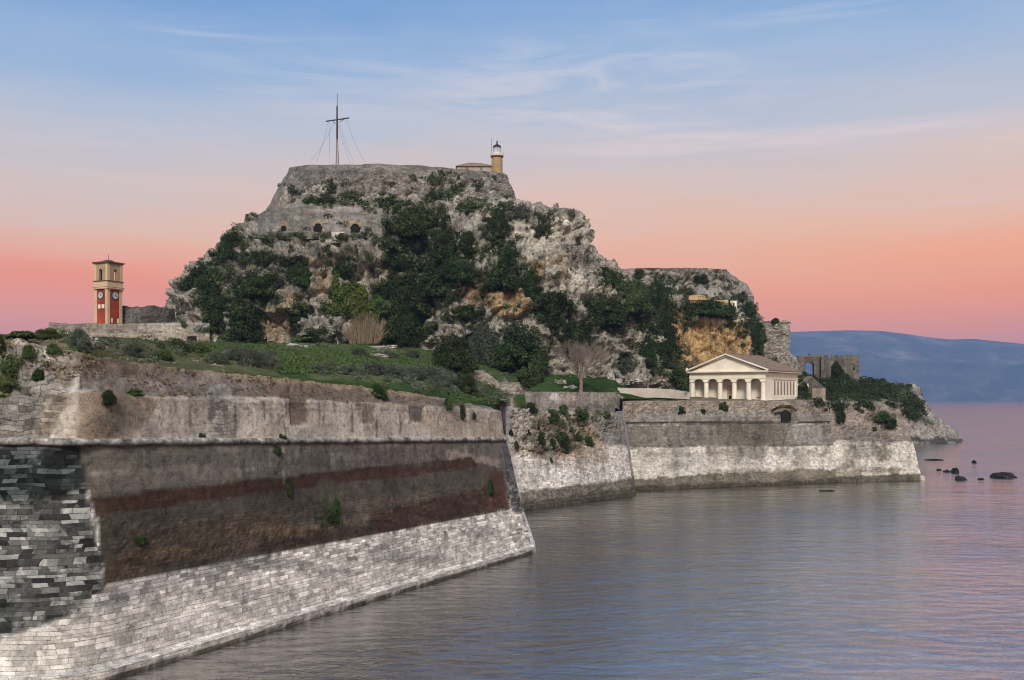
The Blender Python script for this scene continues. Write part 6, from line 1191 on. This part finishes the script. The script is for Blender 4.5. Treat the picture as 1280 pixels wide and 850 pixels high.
# bushes along the bastion crest, the grass and the sea walls
for px, py, rx, ry, k, lb_ in [
    (578,481,20,13,'d','dark bush at the right end of the bastion crest'), (560,476,18,11,'s','grey bush left of the dark one at the end of the bastion crest'), (540,468,18,10,'s','sage bush on the bastion crest above the crumbling edge'), (515,467,18,9,'s','sage bush on the bastion crest, right of the middle'),
    (492,464,18,9,'s','sage bush in the middle of the long row on the bastion crest'), (468,461,15,8,'s','sage bush in the row right of the short retaining wall'), (430,463,16,6,'s','low sage bush in front of the short retaining wall'), (402,461,14,6,'s','dark sage bush growing over the short retaining wall'),
    (337,452,15,11,'s','round grey green bush left of the short retaining wall'), (316,449,16,10,'s','brownish sage bush on the bank left of the round one'), (296,443,14,10,'s','sage bush on the left grass bank'), (270,448,16,9,'s','grey low bush above the crest left of the sage bushes'),
    (222,432,13,8,'g','bright green bush on the bank below the terrace wall'), (250,436,10,6,'g','second green bush on the bank below the terrace wall, near the arch'), (168,438,12,9,'s','dark sage bush right of the broken stepped wall'), (202,445,15,6,'g','olive bush on the bank right of the stepped wall'),
    (98,424,14,12,'s','grey green bush left of the broken stepped wall'), (104,436,9,6,'s','small bush at the foot of the stepped wall'), (60,418,16,6,'g','low green scrub on the left skyline'), (3,434,4,12,'d','dark bush cut by the left edge of the photo'), (25,419,20,4,'g','thin scrub along the far left skyline'),
    (66,437,10,6,'g','olive tuft on the rubble below the left skyline'), (47,469,8,8,'d','dark bush on the rubble slope at the left'), (36,440,9,8,'g','green tuft on the upper left slope'), (8,484,8,7,'g','wild grass bush on the left slope'), (12,458,11,7,'g','upper wild grass bush on the left slope'),
    (135,497,10,9,'d','dark bush hanging on the ledge of the bastion, leftmost'), (170,491,11,4,'g','rounded low bush on the bastion ledge'), (474,491,13,9,'d','dark bush hanging over the bastion edge in the middle'), (560,504,6,8,'g','green tuft on the bastion ledge near its right end'), (578,516,5,9,'d','dark tuft hanging below the ledge near the right end'),
    (592,520,5,4,'d','small dark tuft at the right end of the upper bastion'), (353,547,6,4,'d','small bush growing on the cordon of the bastion'), (346,562,6,6,'g','small weed under the cordon of the bastion'), (362,610,4,11,'d','narrow dark plant hanging on the reddish brown band'), (420,640,6,14,'d','dark plant on the brown panel, middle'),
    (175,675,10,5,'d','dark weed growing on the left of the brown panel'), (412,646,8,6,'d','weed patch beside the hanging plant on the brown panel'), (613,612,5,10,'d','dark plant on the right end of the brown panel'), (252,544,5,3,'g','brown weed on the cordon below the walled up arch'),
    (660,483,4,5,'g','small weed on the ramp wall'), (663,510,13,9,'d','dark bush leaning on the left end of the parapet'), (690,520,14,10,'d','dark bush on the overgrown sea wall under the whitewashed patch'), (722,518,20,9,'g','green bush in the corner under the parapet'), (702,512,12,8,'g','green bush touching the whitewashed patch'),
    (757,518,9,5,'g','bush under the right end of the parapet'), (645,555,6,8,'d','dark bush hanging beside the end of the cordon'), (676,548,9,12,'d','tall dark bush on the overgrown sea wall'), (692,555,7,9,'d','dark bush low in the overgrown patch'), (704,548,12,10,'d','widest dark bush in the overgrown patch'), (707,562,7,6,'d','round dark bush at the bottom of the overgrown patch'),
    (735,552,11,8,'d','dark bush at the right side of the overgrown patch'), (672,533,6,5,'d','small bush high in the overgrown patch'), (660,541,5,5,'d','small dark bush left in the overgrown patch'), (720,545,8,9,'g','leafy bush right in the overgrown patch'), (689,575,4,4,'d','lowest small tuft on the white sea wall'), (638,541,5,5,'d','tuft at the end of the cordon'), (712,535,10,6,'g','green bush in the upper part of the overgrown patch'),
    (904,507,6,6,'d','small dark bush on the sea wall in front of the church columns'), (851,512,6,4,'d','weed on the sea wall left of the church'), (878,514,4,3,'d','second small weed on the sea wall left of the columns'), (1100,521,12,7,'d','dark bush hanging on the far corner bastion'), (1112,530,10,6,'d','lower dark bush hanging on the far corner bastion'),
    (1050,515,6,12,'d','dark ivy in the joint of the sea wall'), (1092,536,4,2.5,'d','tiny tuft under the bushes of the far corner bastion'), (781,455,12,10,'s','grey green bush on the rock above the rubble'),
    (450,441,10,6,'s','sage bush on the grass right of the low outcrop'), (515,443,9,5,'s','sage bush on the grass at the bend'), (487,443,10,5,'s','small sage bush between two others on the grass'), (1138,509,12,14,'d','dark bush on the headland behind the corner bastion'), (1048,466,8,12,'d','dark bush growing inside the ruined building'), (1003,488,8,8,'d','dark bush between the church and the outbuildings')]:
    big = 100 if py > 500 and px < 640 else 0
    shrub(px, py, rx, ry, k, lb_, name='bush', cat='bush', lod=(1 if rx < 9 else 2) if px < 640 and py > 415 else None)
# light leafy shrub with big leaves in front of the dark tree
shrub(667,462,12,20,'g','tall fresh green leafy shrub behind the parapet in front of the largest tree', name='leafy_shrub', cat='shrub', lod=1)
shrub(657,470,16,12,'g','wide fresh green shrub at the foot of the tall leafy one', name='leafy_shrub', cat='shrub', lod=1)

# bare trees ----------------------------------------------------------
def bare(px, py_foot, D, hpx, wpx, label, depth=6, nb=4, trunk_px=20, seed=1, r0=.42, col=(0.23,0.17,0.13), name='bare_tree'):
    u = D/F; rs = np.random.RandomState(seed); ft = P(px, py_foot, D); root = empty(name, ft, label, 'tree'); Hh = hpx*u; m = MB(); tw = MB()
    tr = trunk_px*u; m.tube([(0,0,-1),(0,0,0),(.08,0,tr*.6),(0,.05,tr)], [r0*1.25, r0*1.05, r0*.85, r0*.8], 8)
    def grow(p, d, ln, r, k):
        q1 = p+d*ln*.5+rs.normal(size=3)*ln*.04; q2 = p+d*ln
        (m if k > 3 else tw).tube([p, q1, q2], [r, r*.8, r*.62], 5 if k > 3 else 3)
        if k == 0: return
        for j in range(3 if k > 1 else 4):
            ax = rs.normal(size=3); nd = d+ax*.42; nd[2] += .16; nd[0] *= wpx/hpx*1.15; nd /= np.linalg.norm(nd); grow(q2 if j < 2 else q1, nd, ln*rs.uniform(.66, .84), r*.6, k-1)
    for j in range(nb):
        a = 2*math.pi*j/nb+rs.rand(); d = np.array([math.cos(a)*.55*wpx/hpx*1.2, math.sin(a)*.5, .9]); d /= np.linalg.norm(d); grow(np.array([0, 0, tr*rs.uniform(.75, 1.0)]), d, Hh*.26, r0*.55, depth-1)
    mb = mat_plain(name+'_bark_'+('a' if seed == 1 else 'b'), col, .95, .25, 2)
    m.build('trunk', mb, root); tw.build('twigs', mb, root); return root
bare(726, 491, 249, 64, 50, 'bare leafless tree with a pale trunk behind the parapet wall', 7, 5, 18, 1, .5, (0.24,0.19,0.155))
cl = cast(726, 308); bare(729, 322, (cl[0].y+3) if cl else 296, 30, 20, 'bare twiggy bush sticking out of the right cliff edge against the sky', 5, 4, 4, 5, .16, (0.16,0.12,0.09), 'bare_bush')
# dry reeds
rdD = onhill(453, 424)-2.5; rd0 = P(456, 428, rdD); ud = rdD/F
m = MB(); rs = np.random.RandomState(4)
for i in range(420):
    x_ = rs.uniform(-23, 23)*ud; y_ = rs.uniform(-1.8, 1.8); hh = (36+rs.uniform(-14, 6)-abs(x_/ud)*.6)*ud; x_ *= .75; lx = x_*.55+rs.normal()*.7
    m.tube([(x_, y_, -.4), (x_+lx*.5, y_, hh*.55), (x_+lx, y_+rs.normal()*.3, hh)], [.06, .05, .02], 3)
o = m.build('dry_reeds', mat_plain('dry_reed_stalks', (0.30, 0.235, 0.16), .95, .3, 1.5)); o.location = rd0; tag(o, 'pale clump of dry reeds standing upright on the grass under the yellow green trees', 'reeds')

# scrub that nobody could count ---------------------------------------
def scrub(name, kinds, mat, VG, label, seed, lsize=.34, per=70, step=3.2, dmin=228, rr=(.5, 1.35)):
    rs = np.random.RandomState(seed); Cn, Nn = [], []; gate = np.random.RandomState(77).rand(90, 90); gate = (gate+np.roll(gate, 1, 0)+np.roll(gate, 1, 1))/3*1.25-.12
    for cx, cy, rx, ry, k, dn in VG:
        if k not in kinds: continue
        n = int(max(3, math.pi*rx*ry/(step*step)*dn*.8))
        for _ in range(n):
            a = rs.uniform(0, 2*math.pi); q = math.sqrt(rs.rand())*(1.12 if rs.rand() < .85 else 1.5); px, py = cx+math.cos(a)*rx*q, cy+math.sin(a)*ry*q
            if gate[int(py/4) % 90, int(px/4) % 90] > .68: continue
            r = cast(px, py)
            if r is None: continue
            p = np.array(r[0]); 
            if p[1] < dmin: continue
            nr = np.array(r[1]); nr = nr if nr[1] < 0 or nr[2] > 0 else -nr; rad = rs.uniform(*rr)*(1.15 if k == 'd' else .85); lf_ = rs.rand() < .55; nn = int(per*rad*(1 if lf_ else .6))
            d = rs.normal(size=(nn, 3)); d /= np.linalg.norm(d, axis=1, keepdims=True)
            Cn.append(p+nr*rad*.25+np.array([0, 0, rad*.2])+d*rad*(.5+.5*rs.rand(nn))[:,None]*np.array([1.1, 1.0, .85])); Nn.append(d*.7+np.array([0, -.1, .4]))
    Rc = np.concatenate([np.full(len(c), rs.rand()) for c in Cn]); Cn = np.concatenate(Cn); Nn = np.concatenate(Nn); V, Q, r = leafquads(Cn, Nn, lsize, 1.4, rs); r = np.clip(r*.45+np.repeat(Rc, 4)*.6, 0, 1)
    o = npmesh(name, V, Q, mat, None, False, attrs={'rnd': r}); tag(o, label, None, None, 'stuff'); o['category'] = 'scrub'; return o
AV = VEG+VEG2+VEG3
scrub('dark_scrub', 'd', L_dark, AV, 'dark evergreen scrub covering the gullies and ledges of the hills', 5)
scrub('green_scrub', 'g', L_green, AV+[(*random.choice([(random.uniform(300, 790), random.uniform(225, 460)), (random.uniform(225, 420), random.uniform(300, 430)), (random.uniform(380, 640), random.uniform(222, 300)), (random.uniform(780, 950), random.uniform(340, 440))]), random.uniform(3, 10), random.uniform(2, 5), 'g', .6) for i in range(230)], 'mid green scrub and ivy scattered over the rock hills', 6, .30, 60)
scrub('sage_scrub', 's', L_sage, AV, 'grey green scrub on the shoulders of the rock hill', 7, .28, 60)
BANK = [(592,486,24,8,'s',2.6),(562,478,24,8,'s',2.0),(612,494,16,6,'s',2.2),(578,481,20,6,'d',1.4),(520,466,30,6,'s',1.5),(480,462,30,5,'s',1.2),(690,543,42,17,'d',.45),(725,519,28,7,'g',1.2),(672,518,18,9,'d',.5),(700,560,26,8,'d',.3),(735,550,14,9,'g',.6),(628,499,8,7,'s',1.5),(622,503,8,5,'d',1),(150,432,26,7,'s',1),(190,436,30,8,'g',1),(225,440,26,9,'s',1),(262,444,26,9,'g',1),(290,448,24,9,'s',1.2),(322,452,22,9,'s',1.2),(245,428,30,4,'g',.8),(205,426,30,3,'g',.6),(450,466,26,7,'s',1.2),(490,469,26,8,'s',1.4),(530,474,26,9,'s',1.4),
        (565,481,22,10,'s',1.4),(398,464,24,5,'s',1),(470,474,20,5,'d',.5),(92,424,18,5,'g',1),(50,418,40,3,'g',1),(16,455,16,14,'g',.5),(6,478,16,14,'g',.5),(600,490,14,8,'d',1),(545,489,18,4,'g',.6),(515,484,16,4,'s',.8),(180,446,20,5,'s',.7)]
scrub('bank_sage_scrub', 's', L_sage, BANK, 'grey sage scrub along the crest of the bastion and the left bank', 17, .15, 230, 6, 80, (.45, 1.1))
scrub('bank_green_scrub', 'gd', L_green, BANK, 'olive green scrub on the left bank and rubble slope', 18, .14, 200, 6, 80, (.4, 1.0))
# grass tufts on the ground
def tufts(name, mat, regions, label, seed, size=.25, npx=.9):
    rs = np.random.RandomState(seed); Cn = []
    for x0, y0, x1, y1, n in regions:
        for _ in range(n):
            r = cast(rs.uniform(x0, x1), rs.uniform(y0, y1))
            if r is None or r[1].z < .35 and abs(r[1].z) < .35 : continue
            if r[0].y > 262: continue
            p = np.array(r[0]); Cn.append(p+rs.normal(size=(10, 3))*np.array([.45, .45, .04])+np.array([0, 0, .08]))
    Cn = np.concatenate(Cn); Nn = np.tile(np.array([[0, -1.0, .15]]), (len(Cn), 1)); V, Q, r = leafquads(Cn, Nn, size, 1.3, rs)
    o = npmesh(name, V, Q, mat, None, False, attrs={'rnd': r}); tag(o, label, None, None, 'stuff'); o['category'] = 'grass'; return o
tufts('grass', L_grass, [(265,424,600,446,1500), (340,440,560,466,1500), (250,424,345,446,400), (560,455,640,505,500), (735,462,866,492,1200)], 'short bright green grass on the terraces at the foot of the hill', 3)
tufts('dry_weeds', L_dry, [(150,440,640,505,260), (-20,418,130,470,120)], 'dry weeds along the crumbling crest of the bastion', 4, .22)

# ================================================================== AIR
def haze():
    m = bpy.data.materials.new('haze_air'); m.use_nodes = True; t = NT(m.node_tree)
    v = t.new('ShaderNodeVolumePrincipled', {'Color': (0.34, 0.56, 1.0, 1), 'Density': 8.0e-5, 'Anisotropy': 0.0})
    t.new('ShaderNodeOutputMaterial', {'Volume': v.outputs[0]})
    o = MB().box(-9100, 16100, -100, 15600, -8, 760).build('haze', m); tag(o, 'thin blue evening haze over the strait', 'haze', None, 'stuff')
HAZE = True
if HAZE: haze()
